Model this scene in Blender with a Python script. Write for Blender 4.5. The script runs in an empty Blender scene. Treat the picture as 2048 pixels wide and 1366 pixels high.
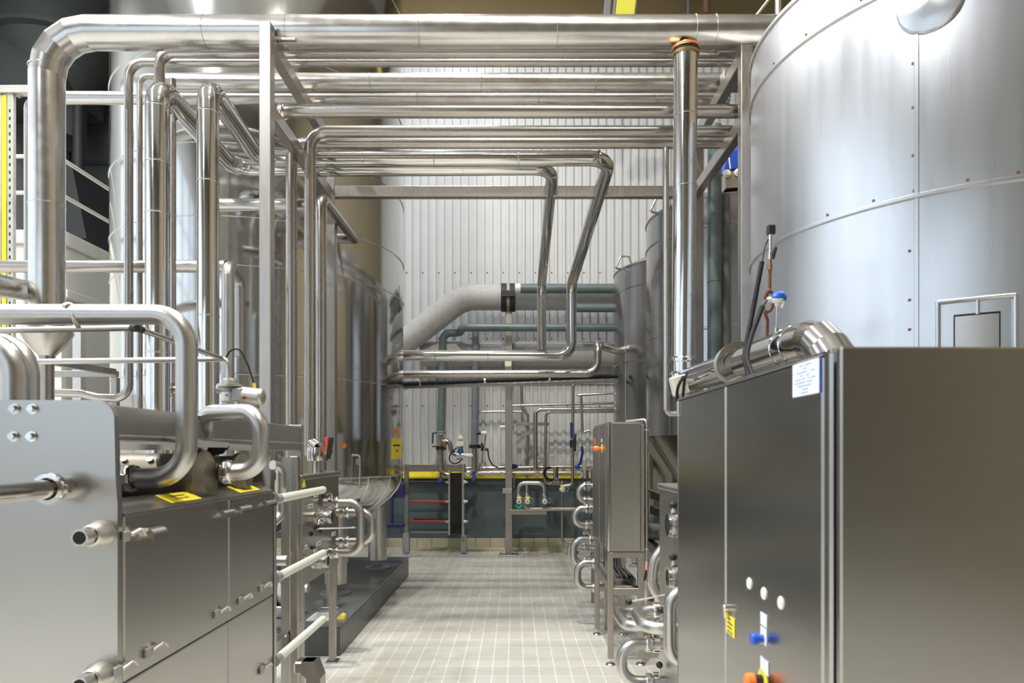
import bpy, bmesh, math, random
from mathutils import Vector, Matrix, Quaternion
random.seed(7)
F = 2048*24/36.0
CX, CY, EYE = 1030.0, 903.0, 1.65
def X(u, Y): return (u-CX)/F*Y
def Z(v, Y): return EYE-(v-CY)/F*Y
def P(u, v, Y): return Vector((X(u, Y), Y, Z(v, Y)))
S = bpy.context.scene
COL = S.collection
PI = math.pi

# ------------------------------------------------------------------ materials
M = {}
def new_mat(name):
    m = bpy.data.materials.new(name); m.use_nodes = True
    nt = m.node_tree; b = nt.nodes['Principled BSDF']
    M[name] = m
    return m, nt, b
def coords(nt, scale=(1, 1, 1)):
    tc = nt.nodes.new('ShaderNodeTexCoord'); mp = nt.nodes.new('ShaderNodeMapping')
    mp.inputs['Scale'].default_value = scale
    nt.links.new(tc.outputs['Object'], mp.inputs['Vector'])
    return mp.outputs['Vector']
def noise(nt, vec, scale, detail=3, rough=.55):
    n = nt.nodes.new('ShaderNodeTexNoise')
    n.inputs['Scale'].default_value = scale; n.inputs['Detail'].default_value = detail
    n.inputs['Roughness'].default_value = rough
    nt.links.new(vec, n.inputs['Vector'])
    return n.outputs['Fac']
def ramp(nt, fac, stops):
    r = nt.nodes.new('ShaderNodeValToRGB')
    el = r.color_ramp.elements
    el[0].position, el[0].color = stops[0][0], (*stops[0][1], 1)
    el[1].position, el[1].color = stops[-1][0], (*stops[-1][1], 1)
    for p, c in stops[1:-1]:
        e = el.new(p); e.color = (*c, 1)
    nt.links.new(fac, r.inputs['Fac'])
    return r.outputs['Color']
def maprange(nt, fac, a, b, lo=.3, hi=.7):
    r = nt.nodes.new('ShaderNodeMapRange')
    r.inputs['From Min'].default_value = lo; r.inputs['From Max'].default_value = hi
    r.inputs['To Min'].default_value = a; r.inputs['To Max'].default_value = b
    nt.links.new(fac, r.inputs['Value'])
    return r.outputs['Result']
def add_bump(nt, b, fac, strength, dist):
    bp = nt.nodes.new('ShaderNodeBump')
    bp.inputs['Strength'].default_value = strength; bp.inputs['Distance'].default_value = dist
    nt.links.new(fac, bp.inputs['Height']); nt.links.new(bp.outputs['Normal'], b.inputs['Normal'])
def mix_col(nt, fac, a, bcol):
    mx = nt.nodes.new('ShaderNodeMix'); mx.data_type = 'RGBA'
    nt.links.new(fac, mx.inputs['Factor'])
    for sock, val in ((mx.inputs[6], a), (mx.inputs[7], bcol)):
        if isinstance(val, tuple): sock.default_value = (*val, 1)
        else: nt.links.new(val, sock)
    return mx.outputs[2]
def plain(name, col, rough=.5, metal=0.0, var=.06, scale=12, bump=0.0, bscale=60, spec=.5):
    m, nt, b = new_mat(name)
    v = coords(nt)
    lo = tuple(max(0, c*(1-var)) for c in col); hi = tuple(min(1, c*(1+var)) for c in col)
    nt.links.new(ramp(nt, noise(nt, v, scale), [(.2, lo), (.8, hi)]), b.inputs['Base Color'])
    b.inputs['Roughness'].default_value = rough; b.inputs['Metallic'].default_value = metal
    b.inputs['Specular IOR Level'].default_value = spec
    if bump: add_bump(nt, b, noise(nt, v, bscale), bump, .01)
    return m
def steel(name, col, rough, rvar=.06, cvar=.06, stretch=(1, 1, 1), scale=6, bump=0.0, bstretch=(1, 1, 1), bscale=3, bdist=.01, stain=None, aniso=0):
    m, nt, b = new_mat(name)
    v = coords(nt, stretch)
    n1 = noise(nt, v, scale, 2)
    lo = tuple(c*(1-cvar) for c in col); hi = tuple(min(1, c*(1+cvar)) for c in col)
    c = ramp(nt, n1, [(.15, lo), (.85, hi)])
    if stain:
        n2 = noise(nt, coords(nt, stretch), scale*.35, 3, .55)
        c = mix_col(nt, maprange(nt, n2, 0, .8, .52, .78), c, stain)
    nt.links.new(c, b.inputs['Base Color'])
    nt.links.new(maprange(nt, noise(nt, v, scale*1.7, 2), max(.01, rough-rvar), rough+rvar, .15, .85), b.inputs['Roughness'])
    b.inputs['Metallic'].default_value = 1
    if aniso:
        b.inputs['Anisotropic'].default_value = aniso
        tg = nt.nodes.new('ShaderNodeTangent'); tg.direction_type = 'RADIAL'; tg.axis = 'Z'
        nt.links.new(tg.outputs['Tangent'], b.inputs['Tangent'])
    if bump: add_bump(nt, b, noise(nt, coords(nt, bstretch), bscale, 2), bump, bdist)
    return m
steel('mirror_steel', (.58, .58, .57), .10, .03, .05, (1, 1, .15), 5, .10, (1, 1, .12), 2.2, .012, aniso=.7)
steel('satin_tank', (.66, .67, .69), .29, .05, .04, (2, 2, .12), 3, .30, (1, 1, .10), 3.4, .012, aniso=.8)
steel('dull_tank', (.46, .45, .45), .20, .03, .04, (3, 3, .3), 2, .10, (1, 1, .10), 2, .01, aniso=.5)
steel('cone_steel', (.26, .245, .21), .26, .05, .08, (1, 1, 1), 4)
steel('clad_pipe', (.64, .62, .60), .24, .05, .05, (1, 1, 1), 7, .08, (1, 1, 1), 6, .002, stain=(.44, .39, .35))
steel('chrome_pipe', (.68, .67, .66), .10, .03, .04, (1, 1, 1), 7, .08, (1, 1, 1), 5, .002)
steel('pipe_steel', (.50, .465, .435), .27, .04, .10, (1, 1, 1), 3)
steel('pickled_pipe', (.56, .545, .525), .34, .05, .05, (1, 1, 1), 10)
steel('frame_steel', (.44, .41, .38), .36, .08, .08, (6, 6, .6), 8)
steel('sheet_steel', (.48, .465, .445), .30, .02, .02, (1, 1, 1), 2.5)
steel('cabinet_steel', (.43, .42, .41), .24, .015, .02, (1, 1, 6), 2.5)
steel('panel_steel', (.40, .38, .36), .34, .05, .05, (1, 1, 5), 3)
steel('bright_fitting', (.72, .70, .68), .14, .05, .06, (1, 1, 1), 20)
steel('cast_steel', (.62, .60, .56), .42, .06, .08, (1, 1, 1), 30)
steel('brass_dark', (.40, .28, .16), .4, .08, .2, (1, 1, 1), 20)
plain('lamp_body', (.45, .45, .42), .4, .6)
plain('insulation_grey', (.46, .45, .44), .55, 0, .12, 14, .5, 70)
plain('pipe_green_grey', (.12, .16, .165), .38, 0, .18, 6)
plain('pipe_blue_grey', (.17, .19, .22), .45, 0, .15, 6)
plain('black_rubber', (.018, .018, .02), .45, 0, .1)
plain('black_gap', (.008, .008, .008), .8)
plain('dark_gasket', (.022, .02, .018), .6, 0, .3, 40)
plain('red_paint', (.45, .03, .03), .4)
plain('orange_plastic', (.95, .22, .03), .35)
plain('red_plastic', (.85, .07, .03), .35)
plain('yellow_sheet', (.90, .72, .03), .45, 0, .05)
plain('yellow_plastic', (.92, .75, .05), .4)
plain('blue_paint', (.015, .075, .48), .35)
plain('blue_plastic', (.02, .10, .55), .3)
plain('wall_right_mat', (.24, .20, .13), .8, 0, .1, 1)
plain('blue_dark', (.012, .03, .17), .4)
plain('drum_metal', (.17, .15, .11), .42, .6, .15, 5)
plain('navy_plastic', (.035, .027, .13), .45)
plain('green_plastic', (.01, .30, .16), .4)
plain('white_plastic', (.78, .78, .76), .35)
plain('cream_plastic', (.74, .72, .60), .45)
plain('pale_plug', (.80, .82, .70), .4)
plain('sleeve_plastic', (.72, .76, .68), .35, 0, .04)
plain('paper_white', (.80, .86, .92), .5, 0, .03)
plain('paper_ink', (.32, .42, .62), .6)
plain('ink_black', (.05, .04, .03), .6)
plain('cable_black', (.012, .013, .016), .6, spec=.25)
plain('cable_grey', (.22, .23, .25), .45)
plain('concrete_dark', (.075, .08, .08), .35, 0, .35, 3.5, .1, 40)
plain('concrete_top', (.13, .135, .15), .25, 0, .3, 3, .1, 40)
plain('wall_tan', (.19, .14, .06), .7, 0, .08, 2)
plain('wall_green', (.085, .115, .125), .55, 0, .14, 2.5)
plain('wall_dark', (.10, .105, .10), .8, 0, .2, 1)
plain('wall_front_mat', (.13, .12, .095), .8, 0, .1, 1)
plain('wall_plain', (.60, .61, .62), .8, 0, .06, 1)
plain('ceiling_mat', (.76, .75, .73), .85, 0, .08, 1)
plain('cladding_white', (.63, .64, .65), .42, 0, .05, 3)
plain('cladding_screw', (.05, .05, .05), .6)
plain('cove_tile', (.50, .46, .32), .5, 0, .10, 6)
plain('panel_white', (.74, .72, .64), .5, 0, .05, 1.6)
plain('panel_shadow_line', (.30, .29, .26), .6)
plain('duct_dark', (.075, .085, .08), .55, .3, .15, 2)
plain('duct_black', (.03, .033, .035), .55)
plain('galvanized', (.55, .54, .48), .45, .7, .12, 20)
plain('rust_brown', (.20, .075, .035), .55, .3, .4, 30)
plain('beam_brown', (.22, .11, .06), .6)
plain('beam_grey', (.16, .17, .17), .6)
plain('zinc_grey', (.36, .37, .38), .5, .4)

# floor tiles
def floor_mat():
    m, nt, b = new_mat('floor_tiles')
    tc = nt.nodes.new('ShaderNodeTexCoord'); mp = nt.nodes.new('ShaderNodeMapping')
    mp.inputs['Location'].default_value = (.053-2.5+.1176*120, -5.013+5.0+.2425*120, 0)
    nt.links.new(tc.outputs['Object'], mp.inputs['Vector'])
    br = nt.nodes.new('ShaderNodeTexBrick')
    br.offset = 0; br.squash = 1
    br.inputs['Scale'].default_value = 1; br.inputs['Brick Width'].default_value = .1176
    br.inputs['Row Height'].default_value = .2425; br.inputs['Mortar Size'].default_value = .0045
    br.inputs['Mortar Smooth'].default_value = .3; br.inputs['Bias'].default_value = 0
    br.inputs['Color1'].default_value = (.62, .61, .56, 1); br.inputs['Color2'].default_value = (.59, .58, .53, 1)
    br.inputs['Mortar'].default_value = (.86, .85, .79, 1)
    nt.links.new(mp.outputs['Vector'], br.inputs['Vector'])
    v = coords(nt)
    st = maprange(nt, noise(nt, v, 1.1, 6, .62), 0, .55, .56, .72)
    c = mix_col(nt, st, br.outputs['Color'], (.47, .43, .33))
    st2 = maprange(nt, noise(nt, coords(nt, (1, 1, 1)), 5.5, 4, .6), 0, .3, .58, .8)
    c = mix_col(nt, st2, c, (.52, .48, .38))
    nt.links.new(c, b.inputs['Base Color'])
    nt.links.new(maprange(nt, noise(nt, v, 3, 4), .18, .42), b.inputs['Roughness'])
    add_bump(nt, b, br.outputs['Fac'], -.35, .004)
floor_mat()
def emit(name, col, strength):
    m, nt, b = new_mat(name)
    b.inputs['Base Color'].default_value = (*col, 1)
    b.inputs['Emission Color'].default_value = (*col, 1); b.inputs['Emission Strength'].default_value = strength
emit('lamp_lens', (.85, .80, .10), 1.6)
emit('lamp_glow', (.95, .97, 1.0), 14)
emit('window_sky', (.74, .86, 1.0), 1.5)  # cool glow of the panes added in the unseen walls

# ------------------------------------------------------------------ mesh builder
def perp(d):
    a = Vector((0, 0, 1)) if abs(d.z) < .9 else Vector((1, 0, 0))
    return d.cross(a).normalized()
class MB:
    def __init__(s): s.v = []; s.f = []; s.sm = []; s.mi = []; s.cur = 0
    def add(s, vs, fs, smooth=False):
        o = len(s.v); s.v += [tuple(v) for v in vs]
        for f in fs:
            s.f.append([i+o for i in f]); s.sm.append(smooth); s.mi.append(s.cur)
        return s
    def slot(s, i): s.cur = i; return s
    def obox(s, c, ax, ay, az, hx, hy, hz, b=.003):
        bm = bmesh.new(); bmesh.ops.create_cube(bm, size=2)
        for v in bm.verts: v.co = Vector((v.co.x*hx, v.co.y*hy, v.co.z*hz))
        b = min(b, .45*min(hx, hy, hz)*2)
        if b > 0: bmesh.ops.bevel(bm, geom=bm.edges[:], offset=b, segments=1, affect='EDGES')
        bm.verts.index_update()
        c = Vector(c)
        vs = [c+ax*v.co.x+ay*v.co.y+az*v.co.z for v in bm.verts]
        fs = [[v.index for v in f.verts] for f in bm.faces]
        bm.free()
        return s.add(vs, fs)
    def box(s, x0, x1, y0, y1, z0, z1, b=.003):
        return s.obox(((x0+x1)/2, (y0+y1)/2, (z0+z1)/2), Vector((1, 0, 0)), Vector((0, 1, 0)), Vector((0, 0, 1)), abs(x1-x0)/2, abs(y1-y0)/2, abs(z1-z0)/2, b)
    def bar(s, p0, p1, w, h, up=(0, 0, 1), b=.003):
        p0 = Vector(p0); p1 = Vector(p1); d = (p1-p0); L = d.length; d.normalize()
        up = Vector(up)
        if abs(d.dot(up)) > .95: up = Vector((0, 1, 0))
        side = d.cross(up).normalized(); up = side.cross(d).normalized()
        return s.obox((p0+p1)/2, side, d, up, w/2, L/2, h/2, b)
    def _strip(s, rings, n, closed=False):
        vs = [v for r in rings for v in r]; fs = []
        m = len(rings)
        for i in range(m-1 if not closed else m):
            a = i*n; b = ((i+1) % m)*n
            for j in range(n):
                k = (j+1) % n
                fs.append([a+j, a+k, b+k, b+j])
        s.add(vs, fs, True)
    def _disc(s, ring, flip=False):
        s.add(ring, [list(range(len(ring)))[::-1 if flip else 1]])
    def tube(s, pts, r, bend=None, n=20, seg=7, caps=True, mitre=False, closed=False):
        pts = [Vector(p) for p in pts]
        rs = list(r) if isinstance(r, (list, tuple)) else [r]*len(pts)
        if bend is None: bend = 2.0*max(rs)
        bs = list(bend) if isinstance(bend, (list, tuple)) else [bend]*len(pts)
        path = [(pts[0], rs[0])]
        for i in range(1, len(pts)-1):
            a, p, c = pts[i-1], pts[i], pts[i+1]
            d0 = (p-a).normalized(); d1 = (c-p).normalized()
            ang = d0.angle(d1)
            if ang < .02 or bs[i] <= 0:
                path.append((p, rs[i])); continue
            t = bs[i]*math.tan(ang/2)
            t = min(t, (p-a).length*.49 if i > 1 else (p-a).length*.95, (c-p).length*.49 if i < len(pts)-2 else (c-p).length*.95)
            R = t/math.tan(ang/2)
            axis = d0.cross(d1).normalized()
            p0 = p-d0*t; ctr = p0+(d1-d0*d1.dot(d0)).normalized()*R
            k = seg if not mitre else max(2, seg)
            for q in range(k+1):
                path.append((ctr+Quaternion(axis, ang*q/k) @ (p0-ctr), rs[i]))
        path.append((pts[-1], rs[-1]))
        # frames
        m = len(path); T = []
        for i in range(m):
            d = Vector()
            if i > 0: d += (path[i][0]-path[i-1][0]).normalized()
            if i < m-1: d += (path[i+1][0]-path[i][0]).normalized()
            T.append(d.normalized())
        nrm = perp(T[0]); rings = []
        for i in range(m):
            if i:
                q = T[i-1].rotation_difference(T[i]); nrm = (q @ nrm)
            nrm = (nrm-T[i]*nrm.dot(T[i])).normalized(); bi = T[i].cross(nrm)
            sc = 1.0
            if 0 < i < m-1:
                cs = (path[i][0]-path[i-1][0]).normalized().dot(T[i]); sc = 1/max(.6, cs)
            if mitre and sc > 1.001:
                ax = (path[i+1][0]-path[i][0]).normalized()-(path[i][0]-path[i-1][0]).normalized()
                ax.normalize()
                ring = []
                for j in range(n):
                    a = 2*PI*j/n; o = (nrm*math.cos(a)+bi*math.sin(a))*path[i][1]
                    o = o+ax*o.dot(ax)*(sc-1); ring.append(path[i][0]+o)
            else:
                ring = [path[i][0]+(nrm*math.cos(2*PI*j/n)+bi*math.sin(2*PI*j/n))*path[i][1] for j in range(n)]
            rings.append(ring)
        if mitre:
            for i in range(m-1): s._strip([rings[i], rings[i+1]], n)
        else: s._strip(rings, n)
        if caps: s._disc(rings[0], True); s._disc(rings[-1])
        return s
    def cyl(s, p0, p1, r, r1=None, n=24, caps=True):
        return s.tube([p0, p1], [r, r if r1 is None else r1], 0, n, caps=caps)
    def ring(s, c, axis, R, r, n=32, k=8, a0=0, a1=2*PI):
        c = Vector(c); axis = Vector(axis).normalized(); e0 = perp(axis); e1 = axis.cross(e0)
        rings = []
        full = abs(a1-a0-2*PI) < 1e-4
        for i in range(n if full else n+1):
            a = a0+(a1-a0)*i/n; d = e0*math.cos(a)+e1*math.sin(a)
            rings.append([c+d*(R+r*math.cos(2*PI*j/k))+axis*r*math.sin(2*PI*j/k) for j in range(k)])
        s._strip(rings, k, full)
        return s
    def lathe(s, prof, c, axis=(0, 0, 1), n=48, a0=0, a1=2*PI, split=.45):
        c = Vector(c); axis = Vector(axis).normalized()
        e0 = Vector((1, 0, 0)) if abs(axis.z) > .9 else perp(axis)
        e1 = axis.cross(e0)
        ringset = []
        def mk(r, h): return [c+axis*h+(e0*math.cos(2*PI*j/n)+e1*math.sin(2*PI*j/n))*max(r, 1e-4) for j in range(n)]
        runs = [[prof[0]]]
        for i in range(1, len(prof)):
            if i >= 2:
                d0 = Vector((prof[i-1][0]-prof[i-2][0], prof[i-1][1]-prof[i-2][1])); d1 = Vector((prof[i][0]-prof[i-1][0], prof[i][1]-prof[i-1][1]))
                if d0.length > 1e-6 and d1.length > 1e-6 and d0.angle(d1) > split: runs.append([prof[i-1]])
            runs[-1].append(prof[i])
        for run in runs: s._strip([mk(r, h) for r, h in run], n)
        return s
    def sphere(s, c, r, n=16, m=10, sz=1.0):
        c = Vector(c)
        rings = [[c+Vector((math.sin(PI*i/m)*math.cos(2*PI*j/n), math.sin(PI*i/m)*math.sin(2*PI*j/n), math.cos(PI*i/m)*sz))*r for j in range(n)] for i in range(m+1)]
        rings = [[v+Vector((1e-5*math.cos(2*PI*j/n), 1e-5*math.sin(2*PI*j/n), 0)) for j, v in enumerate(rg)] for rg in rings]
        s._strip(rings[::-1], n); return s
    def prism(s, poly, a0, a1, axis='Y', smooth=False):
        # poly: list of 2D points; axis Y -> (x,z), X -> (y,z), Z -> (x,y)
        def mk(p, a):
            if axis == 'Y': return (p[0], a, p[1])
            if axis == 'X': return (a, p[0], p[1])
            return (p[0], p[1], a)
        n = len(poly)
        A = [mk(p, a0) for p in poly]; B = [mk(p, a1) for p in poly]
        s.add(A, [list(range(n))]); s.add(B, [list(range(n))[::-1]])
        if smooth: s.add(A+B, [[i, n+i, n+(i+1) % n, (i+1) % n] for i in range(n)], True)
        else:
            for i in range(n):
                j = (i+1) % n
                s.add([A[i], B[i], B[j], A[j]], [[0, 1, 2, 3]])
        return s
    def build(s, name, mat, parent=None, label=None, cat=None, group=None, kind=None):
        xs = [v[0] for v in s.v]; ys = [v[1] for v in s.v]; zs = [v[2] for v in s.v]
        o = Vector(((min(xs)+max(xs))/2, (min(ys)+max(ys))/2, min(zs)))
        me = bpy.data.meshes.new(name)
        me.from_pydata([(v[0]-o.x, v[1]-o.y, v[2]-o.z) for v in s.v], [], s.f)
        me.polygons.foreach_set('use_smooth', s.sm)
        mats = mat if isinstance(mat, (list, tuple)) else [mat]
        for mm in mats: me.materials.append(M[mm])
        me.polygons.foreach_set('material_index', s.mi)
        # consistent outward normals
        bm = bmesh.new(); bm.from_mesh(me); bmesh.ops.recalc_face_normals(bm, faces=bm.faces[:]); bm.to_mesh(me); bm.free()
        me.update()
        ob = bpy.data.objects.new(name, me); COL.objects.link(ob)
        ob.location = o
        if parent is not None:
            ob.parent = parent
            ob.matrix_parent_inverse = Matrix.Translation(-wloc(parent))
        if label: ob['label'] = label
        if cat: ob['category'] = cat
        if group: ob['group'] = group
        if kind: ob['kind'] = kind
        return ob
def wloc(o):
    # world location of a parent built by these helpers (all unrotated, inverse set)
    return WL.get(o.name, None) if o.name in WL else (Vector(o.location))
WL = {}
def thing(name, label, cat, loc=(0, 0, 0), group=None):
    o = bpy.data.objects.new(name, None); COL.objects.link(o)
    o.location = loc; o.empty_display_size = .1
    o['label'] = label; o['category'] = cat
    if group: o['group'] = group
    return o
def struct(mb, name, mat): return mb.build(name, mat, kind='structure')
def V(x, y, z): return Vector((x, y, z))
def copy_tree(o, parent=None, label=None):
    c = o.copy(); COL.objects.link(c)
    if parent is not None: c.parent = parent; c.matrix_parent_inverse = o.matrix_parent_inverse.copy()
    if label: c['label'] = label
    for ch in list(o.children): copy_tree(ch, c)
    return c
def seam_rings(mb, p0, p1, r, ts, h=.006, w=.012):
    p0 = Vector(p0); p1 = Vector(p1); d = (p1-p0).normalized()
    for t in ts:
        c = p0.lerp(p1, t)
        mb.lathe([(r*.99, -w/2), (r+h*.6, -w/4), (r+h*.6, w/4), (r*.99, w/2)], c, d, 28)
    return mb
def clamp(mb, c, axis, r, w=.03, h=.012):
    """tri-clamp / union nut ring around a pipe"""
    axis = Vector(axis).normalized()
    mb.lathe([(r*.9, -w/2), (r+h*.7, -w/2), (r+h, -w*.25), (r+h, w*.25), (r+h*.7, w/2), (r*.9, w/2)], c, axis, 28)
    e = perp(axis); k = Vector(c)+e*(r+h)
    mb.obox(k, axis, e, axis.cross(e), w*.35, h*.8, w*.4, .001)
    return mb
# ------------------------------------------------------------------ the setting
XW0, XW1 = -10.0, 5.0
YB = 11.45
YF, ZC = -6.0, 10.6
struct(MB().box(XW0, XW1, YF, 16, -.15, 0, 0), 'floor', 'floor_tiles')
# corrugated cladding: trapezoid ribs
def cladding(mb, x0, x1, y, z0, z1, pitch=.1345, depth=.042):
    prof = []; x = x0
    while x < x1:
        prof += [(x, y), (x+.066, y), (x+.074, y-depth), (x+.120, y-depth), (x+.128, y)]
        x += pitch
    n = len(prof)
    A = [(p[0], p[1], z0) for p in prof]; B = [(p[0], p[1], z1) for p in prof]
    C = [(p[0], y+.012, z0) for p in prof]
    mb.add(A+B, [[i, i+1, n+i+1, n+i] for i in range(n-1)])
    mb.add(A+C, [[i+1, i, n+i, n+i+1] for i in range(n-1)])
x0c = -4.53
mb = MB(); mb.box(XW0+5.4, XW1, YB+.03, YB+.2, 1.31, 8.8, 0)
cladding(mb, x0c, XW1, YB-.012, 1.40, 2.83)
cladding(mb, x0c, XW1, YB-.052, 2.775, 8.75)
mb.slot(1)
k = 0
for vz in (395, 547, 678, 812):
    yy = YB-.052 if vz < 760 else YB-.012
    zz = Z(vz, YB); x = x0c+.03+18*.1345
    while x < 3.2:
        mb.cyl((x, yy, zz), (x, yy-.008, zz), .011, n=8); x += .269
struct(mb, 'wall_back', ['cladding_white', 'cladding_screw'])
struct(MB().box(x0c, XW1, YB-.10, YB+.2, 8.75, ZC, .004), 'wall_back_upper', 'wall_tan')
struct(MB().box(x0c, XW1, YB-.06, YB+.2, 0, 1.21, .004), 'wall_back_lower', 'wall_green')
struct(MB().prism([(YB-.12, 1.205), (YB-.12, 1.235), (YB-.02, 1.315), (YB+.1, 1.315), (YB+.1, 1.205)], x0c, XW1, 'X'), 'trim_1', 'yellow_sheet')
mb = MB()
for i in range(40):
    xx = x0c+i*.242
    mb.box(xx+.002, xx+.239, YB-.085, YB-.05, 0.02, .205, .004)
mb.prism([(YB-.15, 0.001), (YB-.11, .012), (YB-.09, .05), (YB-.06, .05), (YB-.06, 0.001)], x0c, XW1, 'X')
struct(mb, 'baseboard_back', 'cove_tile')
struct(MB().box(XW1, XW1+.2, YF, 16, 0, ZC, 0), 'wall_right', 'wall_right_mat')
mb = MB(); fx = [(-9.4+1.75*i, -9.4+1.75*i+1.4) for i in range(4)]
mb.box(XW0, XW1, YF-.2, YF, 0, .9, 0); mb.box(XW0, XW1, YF-.2, YF, 6.2, ZC, 0)
xs_ = [XW0]+[x for w in fx for x in w]+[XW1]
for i in range(0, len(xs_), 2): mb.box(xs_[i], xs_[i+1], YF-.2, YF, .9, 6.2, 0)
struct(mb, 'wall_front', 'wall_front_mat')
for i, (a, b_) in enumerate(fx):  # glowing panes added behind the camera to brighten front-facing steel
    fr = MB(); fr.box(a, a+.05, YF-.16, YF-.06, .9, 6.2).box(b_-.05, b_, YF-.16, YF-.06, .9, 6.2)
    for q in range(5): fr.box(a, b_, YF-.16, YF-.06, .9+5.25*q/4, .95+5.25*q/4)
    fo = struct(fr, 'window_%d' % (i+9), 'zinc_grey')
    MB().box(a+.05, b_-.05, YF-.12, YF-.10, .95, 6.15, 0).build('window_pane', 'window_sky', fo)
struct(MB().box(XW0, x0c+.1, 16, 16.2, 0, ZC, 0), 'wall_far', 'wall_dark')
struct(MB().box(x0c, x0c+.15, YB+.2, 16, 0, ZC, 0), 'wall_annex', 'wall_dark')
struct(MB().box(XW0, XW1, YF, 16, ZC, ZC+.2, 0), 'ceiling', 'ceiling_mat')
# left wall with tall glowing panes, added to brighten reflections in the steel
mb = MB()
wy = [(-5.2+1.75*i, -5.2+1.75*i+1.35) for i in range(8)]
z0w, z1w = 2.6, 8.2
mb.box(XW0-.2, XW0, YF, 16, 0, z0w, 0); mb.box(XW0-.2, XW0, YF, 16, z1w, ZC, 0)
ys = [YF]+[y for w in wy for y in w]+[16]
for i in range(0, len(ys), 2): mb.box(XW0-.2, XW0, ys[i], ys[i+1], z0w, z1w, 0)
struct(mb, 'wall_left', 'wall_plain')
for i, (a, b_) in enumerate(wy):
    fr = MB()
    fr.box(XW0-.16, XW0-.06, a, a+.05, z0w, z1w).box(XW0-.16, XW0-.06, b_-.05, b_, z0w, z1w)
    for q in range(5):
        zz = z0w+(z1w-z0w-.05)*q/4; fr.box(XW0-.16, XW0-.06, a, b_, zz, zz+.05)
    fo = struct(fr, 'window_%d' % (i+1), 'zinc_grey')
    MB().box(XW0-.12, XW0-.10, a+.05, b_-.05, z0w+.05, z1w-.05, 0).build('window_pane', 'window_sky', fo)
# white panel room with a walkway on its roof (left background)
XM = -5.45; YM = 8.2; ZM = 4.30
mb = MB(); mb.box(XW0, XM, YM, 13.5, 0, ZM-.16, .006)
mb.slot(1)  # seams between the wall panels
for yy in (9.35, 10.5, 11.65): mb.box(XM-.001, XM+.0015, yy, yy+.012, .02, ZM-.17, 0)
for xx in (-6.6, -7.75, -8.9): mb.box(xx, xx+.012, YM-.0015, YM+.001, .02, ZM-.17, 0)
struct(mb, 'wall_panel_room', ['panel_white', 'panel_shadow_line'])
struct(MB().box(XW0, XM+.05, YM-.05, 13.5, ZM-.16, ZM, .006), 'trim_2', 'panel_white')
struct(MB().box(XM, XM+.07, YM, 13.5, 3.50, 3.60, .006), 'trim_3', 'panel_white')

# guard rail on the walkway
g = thing('guard_rail', 'white two-bar guard rail along the roof edge of the white panel room', 'railing', (XM-.1, 10.3, ZM))
for zz in (4.78, 5.22):
    MB().tube([(XW0+.05, YM+.06, zz), (XM-.08, YM+.06, zz), (XM-.08, 13.4, zz)], .024, .1, 12).build('rail', 'panel_white', g)
for p in ((XM-.08, 9.6), (XM-.08, 11.2), (XM-.08, 12.9), (XM-.08, YM+.06), (-6.55, YM+.06), (-8.0, YM+.06)):
    MB().cyl((p[0], p[1], ZM), (p[0], p[1], 5.22), .02, n=12).build('post', 'panel_white', g)

# grey pillar beside the panel room
MB().box(X(150, 8.0), X(167, 8.0), 7.95, 8.05, 0, Z(650, 8.0), .004).build('pillar', 'cast_steel', None,
    'slim grey square pillar standing against the white panel room', 'pillar')

# dark duct work behind the walkway
d = thing('air_duct', 'tall dark grey-green sheet metal duct rising behind the white panel room', 'duct', (-6.4, 14.2, ZM-.2))
YD = 13.63
mb = MB(); mb.box(X(141, YD), X(330, YD), YD, YD+1.4, 0, ZC-.4, .01); mb.build('casing', 'duct_dark', d)
for vv in (152, 327, 437):
    mb = MB(); zz = Z(vv, YD); mb.box(X(139, YD), X(332, YD), YD-.05, YD+.02, zz-.04, zz+.04); mb.build('flange', 'duct_black', d)
MB().box(X(128, YD), X(141, YD), YD-.06, YD+1.4, 0, ZC-.6, .01).build('corner_flange', 'duct_black', d)
h = thing('hopper', 'dark hopper with sloping sides behind the left riser pipe', 'hopper', (X(60, 12.2), 12.6, 4.6))
mb = MB()
mb.add([(-9.95, 12.0, 9.9), (X(126, 12.2), 12.0, 9.9), (X(126, 12.2), 13.4, 9.9), (-9.95, 13.4, 9.9),
        (-9.95, 12.0, Z(170, 12)), (X(126, 12.2), 12.0, Z(170, 12)), (X(126, 12.2), 13.4, Z(170, 12)), (-9.95, 13.4, Z(170, 12))],
       [[0, 1, 5, 4], [1, 2, 6, 5], [2, 3, 7, 6], [3, 0, 4, 7], [0, 3, 2, 1], [4, 5, 6, 7]])
mb.build('upper_bin', 'duct_dark', h)
mb = MB(); zq = 9.05; mb.lathe([(1.05, 10.2), (1.05, zq+.08), (1.12, zq+.08), (1.12, zq), (.98, zq-.02), (.45, zq-.9), (.45, zq-1.6)], (X(95, 12)-.3, 12.75, 0), n=48); mb.build('outlet_drum', 'duct_dark', h)
mb = MB()
t, bt = Z(330, 12.2), Z(480, 12.2)
mb.prism([(X(45, 12.2), bt), (X(110, 12.2), t), (X(150, 12.2), t), (X(180, 12.2), bt)], 12.1, 13.2, 'Y'); mb.build('cone', 'duct_black', h)
MB().cyl((X(128, 12.2), 12.6, ZM), (X(128, 12.2), 12.6, Z(165, 12.2)), .09, n=16).build('support_leg', 'duct_black', h)

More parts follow.
